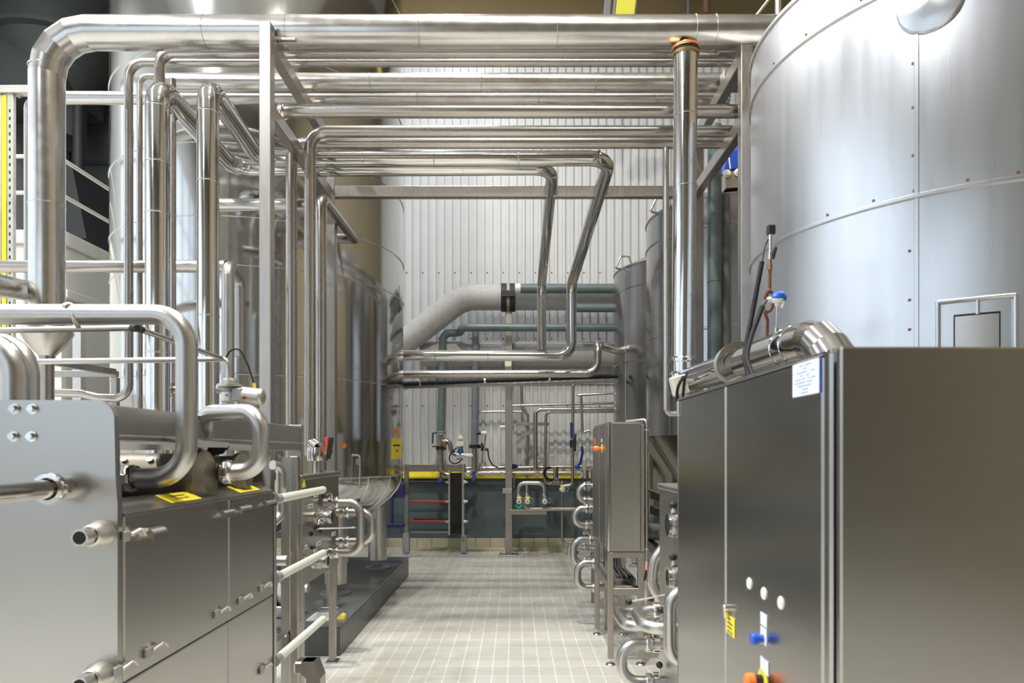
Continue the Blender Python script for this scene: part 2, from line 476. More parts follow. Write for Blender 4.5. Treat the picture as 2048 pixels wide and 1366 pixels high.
# perforated strut rack far left
YR = 6.2
r_ = thing('strut_rack', 'perforated metal strut rack with a yellow upright at the left edge', 'rack', (X(20, YR), YR, 0))
mb = MB()
for u0, u1 in ((-6, 2), (14, 26)): mb.box(X(u0, YR), X(u1, YR), YR, YR+.04, 0, Z(185, YR), .002)
mb.slot(1)
for i in range(60):
    zz = .6+i*.07
    if zz < Z(190, YR): mb.box(X(18, YR), X(21, YR), YR-.001, YR+.001, zz, zz+.03, 0)
mb.build('upright', ['galvanized', 'black_gap'], r_)
MB().box(X(3, YR), X(12, YR), YR, YR+.03, 0, Z(190, YR), .002).build('yellow_upright', 'yellow_sheet', r_, label='yellow upright')
mb = MB(); mb.box(X(-40, YR), X(58, YR), YR-.02, YR+.06, Z(187, YR), Z(172, YR), .004); mb.build('top_rail', 'galvanized', r_)
MB().bar((X(30, YR), YR+.03, Z(190, YR)), (X(52, YR), YR+.03, Z(172, YR)-.02), .03, .03).build('brace', 'galvanized', r_)

# ------------------------------------------------------------------ left polished tank
TX, TY, TR = -2.74, 7.52, 1.49
t = thing('storage_tank', 'tall mirror-polished cylindrical tank on short legs left of the aisle', 'tank', (TX, TY, .25))
mb = MB()
prof = [(TR, 1.40)]
seams = [2.34, 3.31, 3.74, 4.39, 5.25, 6.4, 7.6]
z = 1.40
for s_ in seams: prof += [(TR, s_-.008), (TR+.008, s_-.004), (TR+.008, s_+.004), (TR, s_+.008)]
prof.append((TR, 9.0))
for i in range(1, 9): a = PI/2*i/8; prof.append((TR*math.cos(a), 9.0+.45*math.sin(a)))
mb.lathe(prof, (TX, TY, 0), n=128, split=.6)
mb.build('shell', 'mirror_steel', t)
mb = MB(); prof = []
for i in range(0, 13):
    a = PI/2*i/12; prof.append((TR*math.sin(a), 1.40-.62*math.cos(a)))
mb.lathe(prof, (TX, TY, 0), n=128)
mb.build('bottom_dish', 'mirror_steel', t)
MB().ring((TX, TY, 1.395), (0, 0, 1), TR+.002, .008, 128, 8).build('weld_band', 'bright_fitting', t)
mb = MB()
for i in range(24):
    a = 2*PI*i/24; pts = []
    for q in range(2, 13):
        b_ = PI/2*q/12; pts.append((TX+TR*math.sin(b_)*math.cos(a), TY+TR*math.sin(b_)*math.sin(a), 1.398-.62*math.cos(b_)-.003))
    mb.tube(pts, .006, 0, 6)
mb.build('gore_weld', 'bright_fitting', t)
for (lx, ly) in ((-1.66, 8.24), (-1.775, 6.75), (-3.70, 6.75), (-3.70, 8.28)):
    mb = MB(); mb.cyl((lx, ly, .35), (lx, ly, 1.42), .112, n=32); lg = mb.build('leg', 'pickled_pipe', t)
    mb = MB(); mb.cyl((lx, ly, .27), (lx, ly, .36), .028, n=16).lathe([(0.001, .25), (.15, .25), (.15, .265), (.10, .28), (.001, .28)], (lx, ly, 0), n=32)
    mb.build('foot', 'zinc_grey', lg)
# sheet bracket above near leg
MB().box(-1.72, -1.52, 6.63, 6.66, 1.52, 1.58, .004).build('leg_bracket', 'pickled_pipe', t)
MB().tube([(-1.74, 6.6, 1.615), (-1.50, 6.6, 1.615), (-1.50, 6.6, 1.30)], .011, .03, 8).build('bracket_pipe', 'pickled_pipe', t)
# yellow sign and orange stickers on the shell (flat plates following the tank)
def tank_plate(cx, cy, R, u0, u1, v0, v1, mat, name, parent, th=.004, n=8, dark=None):
    """thin plate bent to the tank between two image columns"""
    def surf(u):
        k = (u-CX)/F  # ray x = k*y
        A = k*k+1; B = -2*(k*cx+cy); C_ = cx*cx+cy*cy-R*R
        y = (-B-math.sqrt(max(0, B*B-4*A*C_)))/(2*A); return k*y, y
    mb = MB()
    a = [math.atan2(surf(u)[1]-cy, surf(u)[0]-cx) for u in (u0, u1)]
    ym = surf((u0+u1)/2)[1]; z0, z1 = Z(v1, ym), Z(v0, ym)
    In = []; Out = []
    for i in range(n+1):
        q = a[0]+(a[1]-a[0])*i/n; c_, s_ = math.cos(q), math.sin(q)
        for z_ in (z0, z1):
            In.append((cx+(R+.0005)*c_, cy+(R+.0005)*s_, z_)); Out.append((cx+(R+th)*c_, cy+(R+th)*s_, z_))
    m_ = len(In)
    fs = [[2*i, 2*i+1, 2*i+3, 2*i+2] for i in range(n)]
    mb.add(Out, fs); mb.add(In, fs)
    for e in (0, 1): mb.add(In+Out, [[2*i+e, 2*i+2+e, m_+2*i+2+e, m_+2*i+e] for i in range(n)])
    mb.add([In[0], In[1], Out[1], Out[0]], [[0, 1, 2, 3]]); mb.add([In[-2], In[-1], Out[-1], Out[-2]], [[0, 1, 2, 3]])
    return mb.build(name, mat, parent)
sg = tank_plate(TX, TY, TR, 783, 803, 876, 918, 'yellow_sheet', 'warning_sign', t)
sg['label'] = 'yellow sign with two lines of small dark lettering'
for i in range(9):
    tank_plate(TX, TY, TR+.005, 786.4+1.5*i, 787.5+1.5*i, 889, 892.6, 'ink_black', 'sign_lettering', sg, .001, 2)
for i in range(3):
    tank_plate(TX, TY, TR+.005, 791.5+1.7*i, 792.6+1.7*i, 900, 903.5, 'rust_brown', 'sign_lettering', sg, .001, 2)
for (a, b_, c_, d_) in ((790, 799, 857, 868), (685, 692, 887, 896)):
    s2 = tank_plate(TX, TY, TR, a, b_, c_, d_, 'orange_plastic', 'sticker', t); s2['label'] = 'small orange-red sticker'

# concrete plinth
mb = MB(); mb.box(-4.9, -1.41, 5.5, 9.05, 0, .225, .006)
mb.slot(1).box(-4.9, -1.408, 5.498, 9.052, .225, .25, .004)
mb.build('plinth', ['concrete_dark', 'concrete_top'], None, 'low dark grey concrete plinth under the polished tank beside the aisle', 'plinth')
# odds on the plinth
mb = MB(); yq = 5.85
mb.box(X(628, yq), X(672, yq), 5.62, 5.9, .25, .262, .002)
mb.build('base_plate', 'white_plastic', None, 'pale steel plate lying on the plinth at the near corner', 'plate')
mb = MB(); yq = 5.75
mb.prism([(X(676, yq), .25), (X(691, yq), .25), (X(690, yq), .275), (X(684, yq), .285), (X(678, yq), .268)], yq-.04, yq+.04, 'Y')
mb.build('wheel_wedge', 'yellow_plastic', None, 'small yellow plastic wedge on the plinth edge behind the panel leg', 'wedge')

# ------------------------------------------------------------------ right tanks
def right_tank(name, label, cx, cy, R, mat, seamz, vseams, roof=.25, legs=True):
    t = thing(name, label, 'tank', (cx, cy, 0))
    zr, zb = 4.06, 1.81
    mb = MB(); prof = [(R, zb)]
    for s_ in seamz: prof += [(R, s_-.014), (R+.012, s_-.007), (R+.012, s_+.007), (R, s_+.014)]
    prof += [(R, zr-.012), (R+.012, zr-.006), (R+.012, zr+.012), (R-.01, zr+.016)]
    mb.lathe(prof, (cx, cy, 0), n=128, split=.6)
    mb.build('shell', mat, t)
    mb = MB(); mb.lathe([(R-.01, zr+.016), (R*.75, zr+.016+roof*.45), (R*.4, zr+.016+roof*.85), (.12, zr+.016+roof), (.001, zr+.016+roof)], (cx, cy, 0), n=96)
    mb.build('roof', mat, t)
    mb = MB(); mb.lathe([(R-.002, zb), (R-.01, zb-.02), (.12, .72), (.06, .62), (.001, .62)], (cx, cy, 0), n=96, split=.3)
    for i in range(4):
        a = 2*PI*i/4+.2; mb.tube([(cx+(R-.01)*math.cos(a), cy+(R-.01)*math.sin(a), zb-.02), (cx+.12*math.cos(a), cy+.12*math.sin(a), .72)], .006, 0, 6)
    mb.build('bottom_cone', 'cone_steel', t)
    for a in vseams:
        z0 = [zb]+[s_ for s_ in seamz]+[zr]
        ca, sa = math.cos(a), math.sin(a)
        mb = MB(); mb.obox((cx+(R+.001)*ca, cy+(R+.001)*sa, (zb+zr)/2), V(ca, sa, 0), V(-sa, ca, 0), V(0, 0, 1), .004, .010, (zr-zb)/2, .002)
        mb.build('vertical_seam', mat, t)
    if legs:
        for q in range(4):
            a = PI/4+q*PI/2; lx, ly = cx+(R-.16)*math.cos(a), cy+(R-.16)*math.sin(a)
            mb = MB(); mb.cyl((lx, ly, .06), (lx, ly, zb-.02), .055, n=20); lg = mb.build('leg', 'pickled_pipe', t)
            MB().lathe([(.001, 0), (.09, 0), (.09, .02), (.03, .05), (.03, .08)], (lx, ly, 0), n=24).build('foot', 'zinc_grey', lg)
    # screws along the seams
    return t
A1, B1, R1 = 2.62, 4.0, 1.17
def ang_at(cx, cy, R, u):
    k = (u-CX)/F; A = k*k+1; B = -2*(k*cx+cy); C_ = cx*cx+cy*cy-R*R
    y = (-B-math.sqrt(max(0, B*B-4*A*C_)))/(2*A); return math.atan2(y-cy, k*y-cx), k*y, y
av = ang_at(A1, B1, R1, 1833)[0]
t1 = right_tank('storage_tank', 'large satin steel tank on the right with riveted seams and a round cover', A1, B1, R1, 'satin_tank', [2.82, 3.81], [av])
t2 = right_tank('storage_tank', 'middle tank of the right row with grey conical bottom behind the shiny riser', 2.26, 7.2, .86, 'dull_tank', [2.82, 3.78], [-2.6])
t3 = right_tank('storage_tank', 'far tank of the right row nearest the corrugated wall', 2.22, 9.3, .86, 'dull_tank', [2.82, 3.78], [-2.7])
# rivets on the big tank (surface detail, one part)
mb = MB()
def rivet(u, z):
    a, x, y = ang_at(A1, B1, R1, u); n_ = V(math.cos(a), math.sin(a), 0)
    mb.cyl(V(x, y, z)-n_*.001, V(x, y, z)+n_*.004, .008, .006, n=8)
for u in (1655, 1747, 1828, 1935, 2036): rivet(u, 2.82+.028)
for u in (1548, 1612, 1722): rivet(u, 3.81+.028)
for vv in (127, 215, 311): rivet(1826, Z(vv, ang_at(A1, B1, R1, 1826)[2]))
for vv in (502, 600, 659): rivet(1819, Z(vv, ang_at(A1, B1, R1, 1819)[2]))
mb.build('rivet', 'rust_brown', t1, kind='stuff')
# round dished cover
a, x, y = ang_at(A1, B1, R1, 1860); n_ = V(math.cos(a), math.sin(a), 0); c_ = V(x, y, Z(5, y))
mb = MB(); mb.lathe([(.135, -.01), (.135, .008), (.128, .014), (.10, .021), (.06, .027), (.001, .03)], c_, n_, 48)
mb.build('round_cover', 'satin_tank', t1)
# framed inspection opening
def tp(u, v):
    a, x, y = ang_at(A1, B1, R1, u); return V(x, y, Z(v, y)), V(math.cos(a), math.sin(a), 0)
fr = MB()
p0, n0 = tp(1876, 606); p1, n1 = tp(2030, 590)
zt = (p0.z+p1.z)/2; zb_ = 2.02
tl = [tp(u, 600) for u in (1876, 1915, 1955, 1995, 2030)]
fr.tube([(p.x+n.x*.008, p.y+n.y*.008, zt) for p, n in tl], .010, 0, 8)
for (p, n) in (tl[0], tl[-1]): fr.tube([(p.x+n.x*.008, p.y+n.y*.008, zt), (p.x+n.x*.008, p.y+n.y*.008, zb_)], .010, 0, 8)
pm, nm = tl[2]; fr.tube([(pm.x+nm.x*.006, pm.y+nm.y*.006, zt), (pm.x+nm.x*.006, pm.y+nm.y*.006, zt-.07)], .008, 0, 8)
fo = fr.build('inspection_frame', 'satin_tank', t1)
dk = tank_plate(A1, B1, R1, 1907, 2001, 626, 740, 'black_gap', 'opening_gap', fo, .003, 10)
ip = tank_plate(A1, B1, R1+.003, 1910, 1998, 630, 740, 'pickled_pipe', 'opening_cover', fo, .003, 10)
ip['label'] = 'bright rounded metal behind the opening'
# rim hand-holds on the two far tanks
for tt, cx, cy, R in ((t2, 2.26, 7.2, .86), (t3, 2.22, 9.3, .86)):
    a = PI+.42; ca, sa = math.cos(a), math.sin(a)
    b0 = V(cx+R*ca, cy+R*sa, 4.07)
    mb = MB(); mb.tube([b0+V(.1, 0, .0), b0+V(.06, -.01, .13), b0+V(-.05, -.03, .13), b0+V(-.13, -.04, -.03), b0+V(-.02, 0, -.03)], .012, .02, 8)
    mb.build('lifting_lug', 'pickled_pipe', tt)
# hand rail on big tank top
g = thing('hand_rail', 'sloping steel hand rail on top of the large satin tank', 'railing', (1.75, 4.85, 4.06))
MB().tube([P(1489, 62, 4.9), P(1537, 0, 4.9)+V(0, 0, 0), P(1600, -85, 4.9)], .011, .02, 10).build('rail', 'pickled_pipe', g)
MB().cyl((X(1556, 4.9), 4.9, 4.1), (X(1556, 4.9), 4.9, 5.1), .022, n=14).build('post', 'pickled_pipe', g)
MB().cyl((X(1560, 4.95)+.3, 4.9, 4.1), (X(1560, 4.95)+.3, 4.9, 5.1), .022, n=14).build('post', 'pickled_pipe', g)
# ------------------------------------------------------------------ pipe rack frame
t = thing('pipe_rack', 'welded square-tube steel rack spanning the aisle and carrying the horizontal pipes', 'rack', (0, 5.4, 0))
XL, XR = -1.686, 1.62
for (x, y, z0, z1) in ((XL, 4.64, 0, 4.55), (XR-.005, 4.79, 0, 4.55), (XL+.035, 6.15, .25, 4.42), (XR+.03, 6.15, 0, 4.42)):
    mb = MB(); mb.box(x-.04, x+.04, y-.04, y+.04, z0, z1, .005); po = mb.build('post', 'frame_steel', t)
    MB().box(x-.08, x+.08, y-.08, y+.08, z0, z0+.012, .003).build('base_plate', 'frame_steel', po)
for zz in (4.44, 3.97):
    for (x, y0) in ((XL+.005, 4.68), (XR, 4.83)):
        MB().box(x-.035, x+.035, y0, 6.11 if zz < 4 else 6.19, zz-.05, zz+.05, .005).build('side_beam', 'frame_steel', t)
MB().box(XL+.06, XR-.01, 6.11, 6.19, 3.935, 4.03, .005).build('cross_beam', 'frame_steel', t)
# small support brackets on the beams
MB().box(XL+.03, XL+.17, 4.72, 4.78, 4.495, 4.53, .003).build('bracket', 'frame_steel', t)
mb = MB(); mb.box(XR-.16, XR-.03, 4.86, 4.92, 4.495, 4.53, .003); mb.build('bracket', 'frame_steel', t)
# wall-side beam running behind the big tank at the top right
MB().box(1.62, 3.4, 5.30, 5.40, 4.50, 4.62, .004).build('platform_beam', 'frame_steel', None, 'steel platform edge beam behind the top of the large satin tank', 'beam')

def pipe(name, label, cat, pts, r, mat='pipe_steel', bend=None, seams=(), rings_h=.006, group=None, mitre=False, seg=7, n=24, clamps=()):
    mb = MB(); mb.tube(pts, r, bend, n, seg, True, mitre)
    for (p0, p1, rr, ts) in seams: seam_rings(mb, p0, p1, rr, ts, rings_h)
    ob = mb.build(name, mat, None, label, cat, group)
    for (c, ax, rr, w, h) in clamps:
        m2 = MB(); clamp(m2, c, ax, rr, w, h); m2.build('pipe_clamp', 'bright_fitting', ob)
    return ob
XE = 1.80
Y1 = 4.80; z1 = Z(66, Y1); xl1 = X(94, Y1)
p = [V(2.3, Y1, z1), V(xl1, Y1, z1), V(xl1, Y1, Z(660, Y1))]
ob = pipe('insulated_pipe', 'widest steel-clad pipe along the top with a segmented elbow dropping at the left', 'pipe', p, .112, 'clad_pipe', .30, mitre=True, seg=4,
     seams=[(p[0], p[1], .112, [(2.3-X(u, Y1))/(2.3-xl1) for u in (415, 578, 840, 1114, 1388, 1428)]), (p[1], p[2], .112, [.12, .58])], n=40)
mb = MB(); zc, zd = Z(660, Y1), Z(712, Y1)
mb.lathe([(.001, zc+.01), (.155, zc+.01), (.165, zc-.02), (.13, zc-.09), (.052, zd), (.045, zd-.03), (.045, 1.3)], (xl1, Y1, 0), n=40)
mb.build('reducer', 'pipe_steel', ob)
Y2 = 5.08
pipe('steel_pipe', 'steel pipe under the widest pipe, its left end bending down to the first riser', 'pipe',
     [V(XE+.1, Y2, Z(106, Y2)), V(X(319, Y2), Y2, Z(106, Y2)), V(X(319, Y2), Y2, 3.2)], .039, 'pipe_steel', .10)
Y3 = 5.2
pipe('steel_pipe', 'thin pipe, second below the widest pipe, bending down beside the polished tank edge', 'pipe',
     [V(XE, Y3, Z(125, Y3)), V(X(257, Y3), Y3, Z(125, Y3)), V(X(257, Y3), Y3, Z(797, Y3)), V(X(200, Y3), Y3, Z(795, Y3)), V(X(165, Y3), Y3, Z(787, Y3)), V(X(40, Y3), Y3, Z(783, Y3))], .032, 'pipe_steel', [.1, .12, .1, .09, .3, .3, .1])
Y4 = 5.52
p = [V(XE+.1, Y4, Z(166, Y4)), V(X(318, Y4), Y4, Z(166, Y4))]
ob = pipe('insulated_pipe', 'shiny clad pipe, third below the widest pipe, with yellowed joint bands', 'pipe', p, .074, 'clad_pipe', .1,
     seams=[(p[0], p[1], .074, [(XE+.1-X(u, Y4))/(p[0].x-p[1].x) for u in (580, 742, 963, 1191)])], n=32)
MB().tube([V(X(318, Y4)+.01, Y4, Z(153, Y4)), V(X(279, Y4), Y4, Z(153, Y4)), V(X(279, Y4), Y4, Z(835, Y4))], .023, .07, 14).build('branch_tube', 'pipe_steel', ob)
Y5 = 5.74
p = [V(XE, Y5, Z(196, Y5)), V(X(75, Y5), Y5, Z(196, Y5))]
ob = pipe('insulated_pipe', 'clad pipe, fourth below the widest pipe, running on left past the polished tank', 'pipe', p, .053, 'clad_pipe', .1,
     seams=[(p[0], p[1], .053, [(XE-X(u, Y5))/(p[0].x-p[1].x) for u in (596, 835, 1077, 1313)])])
MB().tube([V(X(80, Y5), Y5, Z(197, Y5)), V(X(56, Y5), Y5, Z(197, Y5)), V(X(56, Y5), Y5, Z(640, Y5))], .031, .09, 16).build('drop_tube', 'pipe_steel', ob)
Y6 = 4.93
p6 = V(X(562, Y6), Y6, Z(223, Y6))
pipe('steel_pipe', 'steel pipe with a clamped left end resting on the lower rack beam', 'pipe', [V(XE-.1, Y6, Z(223, Y6)), p6], .047,
     clamps=[(p6+V(.01, 0, 0), (1, 0, 0), .047, .04, .012)])
Y7 = 5.1
pipe('steel_pipe', 'steel pipe with a rounded left bend dropping just right of the rack post', 'pipe',
     [V(XE-.05, Y7, Z(263, Y7)), V(X(620, Y7), Y7, Z(263, Y7)), V(X(620, Y7), Y7, 1.62)], .042, 'pipe_steel', .13)
Y8 = 5.3
ob = pipe('steel_pipe', 'steel pipe close under the rounded-bend pipe, dropping behind it to the left', 'pipe',
     [V(XE-.1, Y8, Z(286, Y8)), V(X(583, Y8), Y8, Z(286, Y8)), V(X(583, Y8), Y8, 1.55)], .043, 'pipe_steel', .12)
xv = X(1332, Y8)
pipe('drop_pipe', 'thin vertical pipe left of the shiny riser, with a foot bend toward the cabinet', 'pipe',
     [V(xv, Y8, Z(290, Y8)), V(xv, Y8, Z(828, Y8)), V(xv+.35, Y8, Z(826, Y8))], .023, 'pickled_pipe', .04)
# runs 9 and 10 come from the two risers on the left and drop toward the wall on the right
Z9 = Z(314, 5.6)
YA = 4.63
p = [V(X(416, YA), YA, 1.0), V(X(416, YA), YA, 4.135), V(X(416, YA)-.02, 5.6, Z9-.02), V(X(1220, 5.6), 5.6, Z9-.01), V(X(1143, 8.3), 8.3, 3.69), V(X(1143, 8.3), 8.3, Z(712, 8.3)), V(-1.52, 8.3, Z(711, 8.3))]
pipe('insulated_pipe', 'second clad riser from the left, crossing the rack and dropping to the shiny wall pipe', 'pipe', p, [.071, .071, .066, .062, .062, .063, .066], 'chrome_pipe',
     [0, .12, .16, .16, .16, .16, 0], seg=4, n=28,
     seams=[(p[0], p[1], .071, [.50, .79, .94]), (p[2], p[3], .063, [.30, .50, .74, .97]), (p[5], p[6], .066, [.04, .46, .75])])
Z10 = Z(337, 5.75)
p = [V(X(315, YA), YA, 1.0), V(X(315, YA), YA, 4.14), V(X(315, YA)+.05, 5.75, Z10), V(X(1105, 5.75), 5.75, Z10), V(X(1083, 8.42), 8.42, 3.70), V(X(1083, 8.42), 8.32, Z(700, 8.3))]
pipe('insulated_pipe', 'leftmost clad riser, crossing the rack lowest and dropping left of its twin', 'pipe', p, [.077, .077, .07, .055, .055, .056], 'chrome_pipe',
     [0, .13, .17, .15, .15, 0], seg=4, n=28,
     seams=[(p[0], p[1], .077, [.42, .72, .83, .95]), (p[2], p[3], .056, [.35, .72])])
# slim tube beside the first riser
YS = 4.95
pipe('steel_pipe', 'slim vertical pipe tucked right behind the leftmost clad riser', 'pipe', [V(X(345, YS), YS, 4.35), V(X(345, YS), YS, 1.0)], .024, 'pipe_steel')
# other verticals near the left posts
Y17 = 5.55
pipe('steel_pipe', 'vertical pipe with a hooded top bend beside the rear rack post', 'pipe',
     [V(X(642, Y17), Y17, 1.5), V(X(642, Y17), Y17, Z(392, Y17)), V(X(642, Y17)+.02, 6.62, Z(392, Y17)-.02)], .045, 'pipe_steel', .11)
Y15 = 5.42
pipe('steel_pipe', 'short horizontal pipe behind the front rack post level with its middle', 'pipe',
     [V(X(430, Y15), Y15, Z(410, Y15)), V(X(612, Y15), Y15, Z(410, Y15))], .050, 'clad_pipe')
Y7b = 5.35
pipe('steel_pipe', 'horizontal pipe at the left crossing behind the three risers', 'pipe',
     [V(X(-20, Y7b), Y7b, Z(533, Y7b)), V(X(452, Y7b), Y7b, Z(533, Y7b))], .048, 'pipe_steel')
Y8b = 5.0
pipe('steel_pipe', 'vertical pipe with a rounded hook top right of the second riser', 'pipe',
     [V(X(456, Y8b), Y8b, 1.3), V(X(456, Y8b), Y8b, Z(527, Y8b)), V(X(474, Y8b+.3), Y8b+.35, Z(535, Y8b)), V(X(474, Y8b+.3), Y8b+.36, Z(700, Y8b))], .045, 'pickled_pipe', [.1, .09, .08, .1])
pipe('steel_pipe', 'fat sloping pipe at the left edge below the crossing pipe', 'pipe',
     [V(X(-60, 3.9), 3.9, Z(560, 3.9)), V(X(60, 5.2), 5.2, Z(583, 5.2))], .075, 'pipe_steel')
ob = pipe('steel_pipe', 'short pipe stub with a ring clamp between the two clad risers above the machine', 'pipe',
     [V(X(338, 4.9), 4.82, Z(780, 4.85)), V(X(402, 4.9), 4.86, Z(780, 4.85))], .03, 'pickled_pipe', clamps=[(V(X(347, 4.85), 4.822, Z(780, 4.85)), (1, 0, 0), .03, .03, .02)])
# stainless bracket arms at left
g = thing('pipe_bracket', 'square-tube bracket with a slanting arm behind the left thin pipes', 'bracket', (X(165, 5.6), 5.6, Z(755, 5.6)))
MB().bar((X(93, 5.6), 5.6, Z(748, 5.6)), (X(235, 5.6), 5.6, Z(748, 5.6)), .05, .05).build('bar', 'frame_steel', g)
MB().bar((X(95, 4.95), 4.95, Z(722, 4.95)), (X(228, 5.57), 5.57, Z(744, 5.57)), .05, .05).build('arm', 'frame_steel', g)
MB().bar((X(228, 5.6), 5.62, Z(755, 5.6)), (X(228, 5.6), 5.62, .25), .05, .05).build('leg', 'frame_steel', g)

# ------------------------------------------------------------------ shiny riser and the pipe over the cabinet
xr = 1.172
ob = thing('insulated_pipe', 'mirror-clad riser on the right turning to run forward above the control cabinet', 'pipe', (xr, 4.72, 2.05))
mb = MB()
a_, b_ = V(xr+.008, 4.72, Z(112, 4.72)), V(xr-.01, 4.72, 2.30)
mb.cyl(a_, b_, .081, n=40); seam_rings(mb, a_, b_, .081, [.20, .435], .005)
mb.lathe([(.081, 2.30), (.088, 2.29), (.088, 2.27), (.081, 2.26), (.081, 2.20), (.10, 2.18), (.10, 2.05), (.001, 2.04)], (xr-.01, 4.72, 0), n=40)
mb.build('riser', 'chrome_pipe', ob)
mb = MB(); q0, q1 = V(xr, 4.66, 2.13), V(xr+.005, 2.82, 2.095)
mb.tube([q0, q1, q1+V(.01, -.17, -.005), q1+V(.035, -.30, -.16), q1+V(.05, -.34, -.5)], .081, [0, .2, .16, .16, 0], 40, 2, True, True)
seam_rings(mb, q0, q1, .081, [.93, .985], .006)
mb.build('forward_run', 'chrome_pipe', ob)
mb = MB(); mb.lathe([(.08, -.03), (.098, -.03), (.104, -.01), (.104, .012), (.096, .02), (.08, .02)], V(xr, 3.66, 2.115), (0, 1, 0), 40); mb.build('rubber_joint', 'zinc_grey', ob)
mb = MB(); mb.lathe([(.08, -.012), (.112, -.012), (.114, 0), (.112, .012), (.08, .012)], V(xr, 3.585, 2.115), (0, 1, 0), 40); mb.build('flange', 'bright_fitting', ob)
mb = MB(); zt = Z(112, 4.72)
mb.lathe([(.06, zt-.002), (.09, zt-.002), (.094, zt+.015), (.078, zt+.022), (.078, zt+.034), (.094, zt+.04), (.092, zt+.058), (.05, zt+.066), (.03, zt+.075), (.03, zt+.10)], (xr+.008, 4.72, 0), n=40)
tc_ = mb.build('top_collar', 'brass_dark', ob, label='rusty orange-brown collar')
mb = MB(); mb.ring((xr+.008, 4.72, zt+.028), (0, 0, 1), .079, .008, 36, 8); mb.build('gasket', 'black_rubber', tc_)
mb = MB(); mb.ring((xr+.008, 4.72, zt+.05), (0, 0, 1), .090, .006, 36, 8); mb.build('band', 'orange_plastic', tc_)

# sensors on the forward run
def on_run(y): return V(xr+.003, y, 2.205)
s = thing('pressure_sensor', 'slim pressure sensor on a rusty looped tube above the forward pipe', 'sensor', V(xr, 3.15, 2.18))
ys = 3.15
def Q(u, v): return P(u, v, ys)
mb = MB(); cen = Q(1537, 603); pts = [Q(1534, 680), Q(1535, 640), Q(1530, 625)]
for i in range(0, 15):
    a = math.radians(200+i*24); pts.append(cen+V(math.cos(a)*.024, .02-.003*i, math.sin(a)*.046))
pts += [Q(1539, 578), Q(1540, 545), Q(1540, 535)]
mb.tube(pts, .0075, .01, 10, 3); mb.build('siphon_loop', 'rust_brown', s)
mb = MB(); mb.cyl(Q(1540, 540), Q(1540, 528), .012, n=6).cyl(Q(1540, 528), Q(1540, 519), .009, n=12); mb.build('brass_nut', 'brass_dark', s)
mb = MB(); mb.cyl(Q(1540, 519), Q(1540, 506), .011, n=6).cyl(Q(1541, 506), Q(1541.5, 469), .011, n=20); mb.build('body', 'bright_fitting', s)
mb = MB(); mb.obox(Q(1542, 460), V(1, 0, 0), V(0, 1, 0), V(0, 0, 1), .0165, .016, .0215, .003); mb.build('plug', 'black_rubber', s)
MB().bar(Q(1546, 518), Q(1552, 494), .012, .014).build('lever', 'black_rubber', s)
s = thing('temperature_sensor', 'temperature probe with a blue-capped white head above the forward pipe', 'sensor', V(xr, 3.1, 2.18))
ys = 3.10
mb = MB(); mb.cyl(Q(1552, 676), Q(1552.5, 656), .0135, n=6); mb.build('nut', 'bright_fitting', s)
MB().cyl(Q(1552.5, 657), Q(1554, 610), .0045, n=12).build('stem', 'bright_fitting', s)
hd = V(.35, -.15, -.25).normalized()
mb = MB(); mb.cyl(Q(1554, 612), Q(1554, 602), .011, n=16); c = Q(1554, 597); ax = V(.25, -.3, .92).normalized()
mb.lathe([(.001, -.022), (.018, -.02), (.028, -.008), (.030, .006)], c, ax, 24); mb.cyl(c+V(-.02, 0, -.002), c+V(-.044, 0, -.006), .012, n=14)
mb.cyl(c+V(.026, -.01, -.012), c+V(.016, -.012, -.045), .006, n=10); hb = mb.build('head', 'white_plastic', s)
mb = MB(); mb.lathe([(.031, .004), (.032, .012), (.026, .026), (.012, .034), (.001, .035)], c, ax, 24)
mb.obox(c+V(.03, -.01, .0), V(1, 0, 0), V(0, 1, 0), V(0, 0, 1), .008, .010, .012, .003); mb.build('cap', 'blue_plastic', s, label='bright blue domed cap')
# black cables from the sensors down behind the cabinet
def cable(label, pts, r, mat='cable_black', name='cable'):
    mb = MB(); mb.tube(pts, r, .12, 12, 6); return mb.build(name, mat, None, label, 'cable')
cb = cable('black sleeved cable from the pressure sensor down behind the cabinet', [P(1537, 478, 3.15), P(1530, 492, 3.15), P(1524, 530, 3.13)], .0028)
MB().tube([P(1524, 524, 3.13), P(1504, 630, 3.1), P(1487, 715, 3.05), V(.985, 2.80, 1.88), V(.98, 2.78, 1.35)], .011, .2, 12).build('sleeve', 'cable_black', cb)
cb = cable('black sleeved cable from the blue-capped probe down behind the cabinet', [P(1536, 599, 3.1), P(1524, 615, 3.1)], .003)
MB().tube([P(1525, 613, 3.1), P(1505, 665, 3.05), P(1491, 715, 3.0), V(1.005, 2.79, 1.88), V(1.0, 2.77, 1.35)], .011, .2, 12).build('sleeve', 'cable_black', cb)

# tilted junction box at riser foot
yj = 4.1
jb = thing('junction_box', 'tilted cream junction box at the foot of the mirror-clad riser', 'box', P(1358, 790, yj))
c = P(1358, 771, yj); a = math.radians(14); ex = V(math.cos(a), .0, math.sin(a)); ez = V(-math.sin(a), 0, math.cos(a))
MB().obox(c, ex, V(0, 1, 0), ez, .045, .035, .058, .006).build('box', 'cream_plastic', jb)
MB().obox(c-V(0, .037, 0), ex, V(0, 1, 0), ez, .042, .006, .055, .005).build('lid', 'cream_plastic', jb)
MB().obox(c+V(.05, .05, .03), V(1, 0, 0), V(0, 1, 0), V(0, 0, 1), .05, .02, .012, .003).build('mount', 'zinc_grey', jb)
cable('looped grey-black cable pair bent over the tilted junction box', [P(1364, 757, yj-.05), P(1372, 747, yj-.07), P(1357, 768, yj-.09), P(1353, 790, yj-.08), P(1359, 815, yj-.05)], .009)
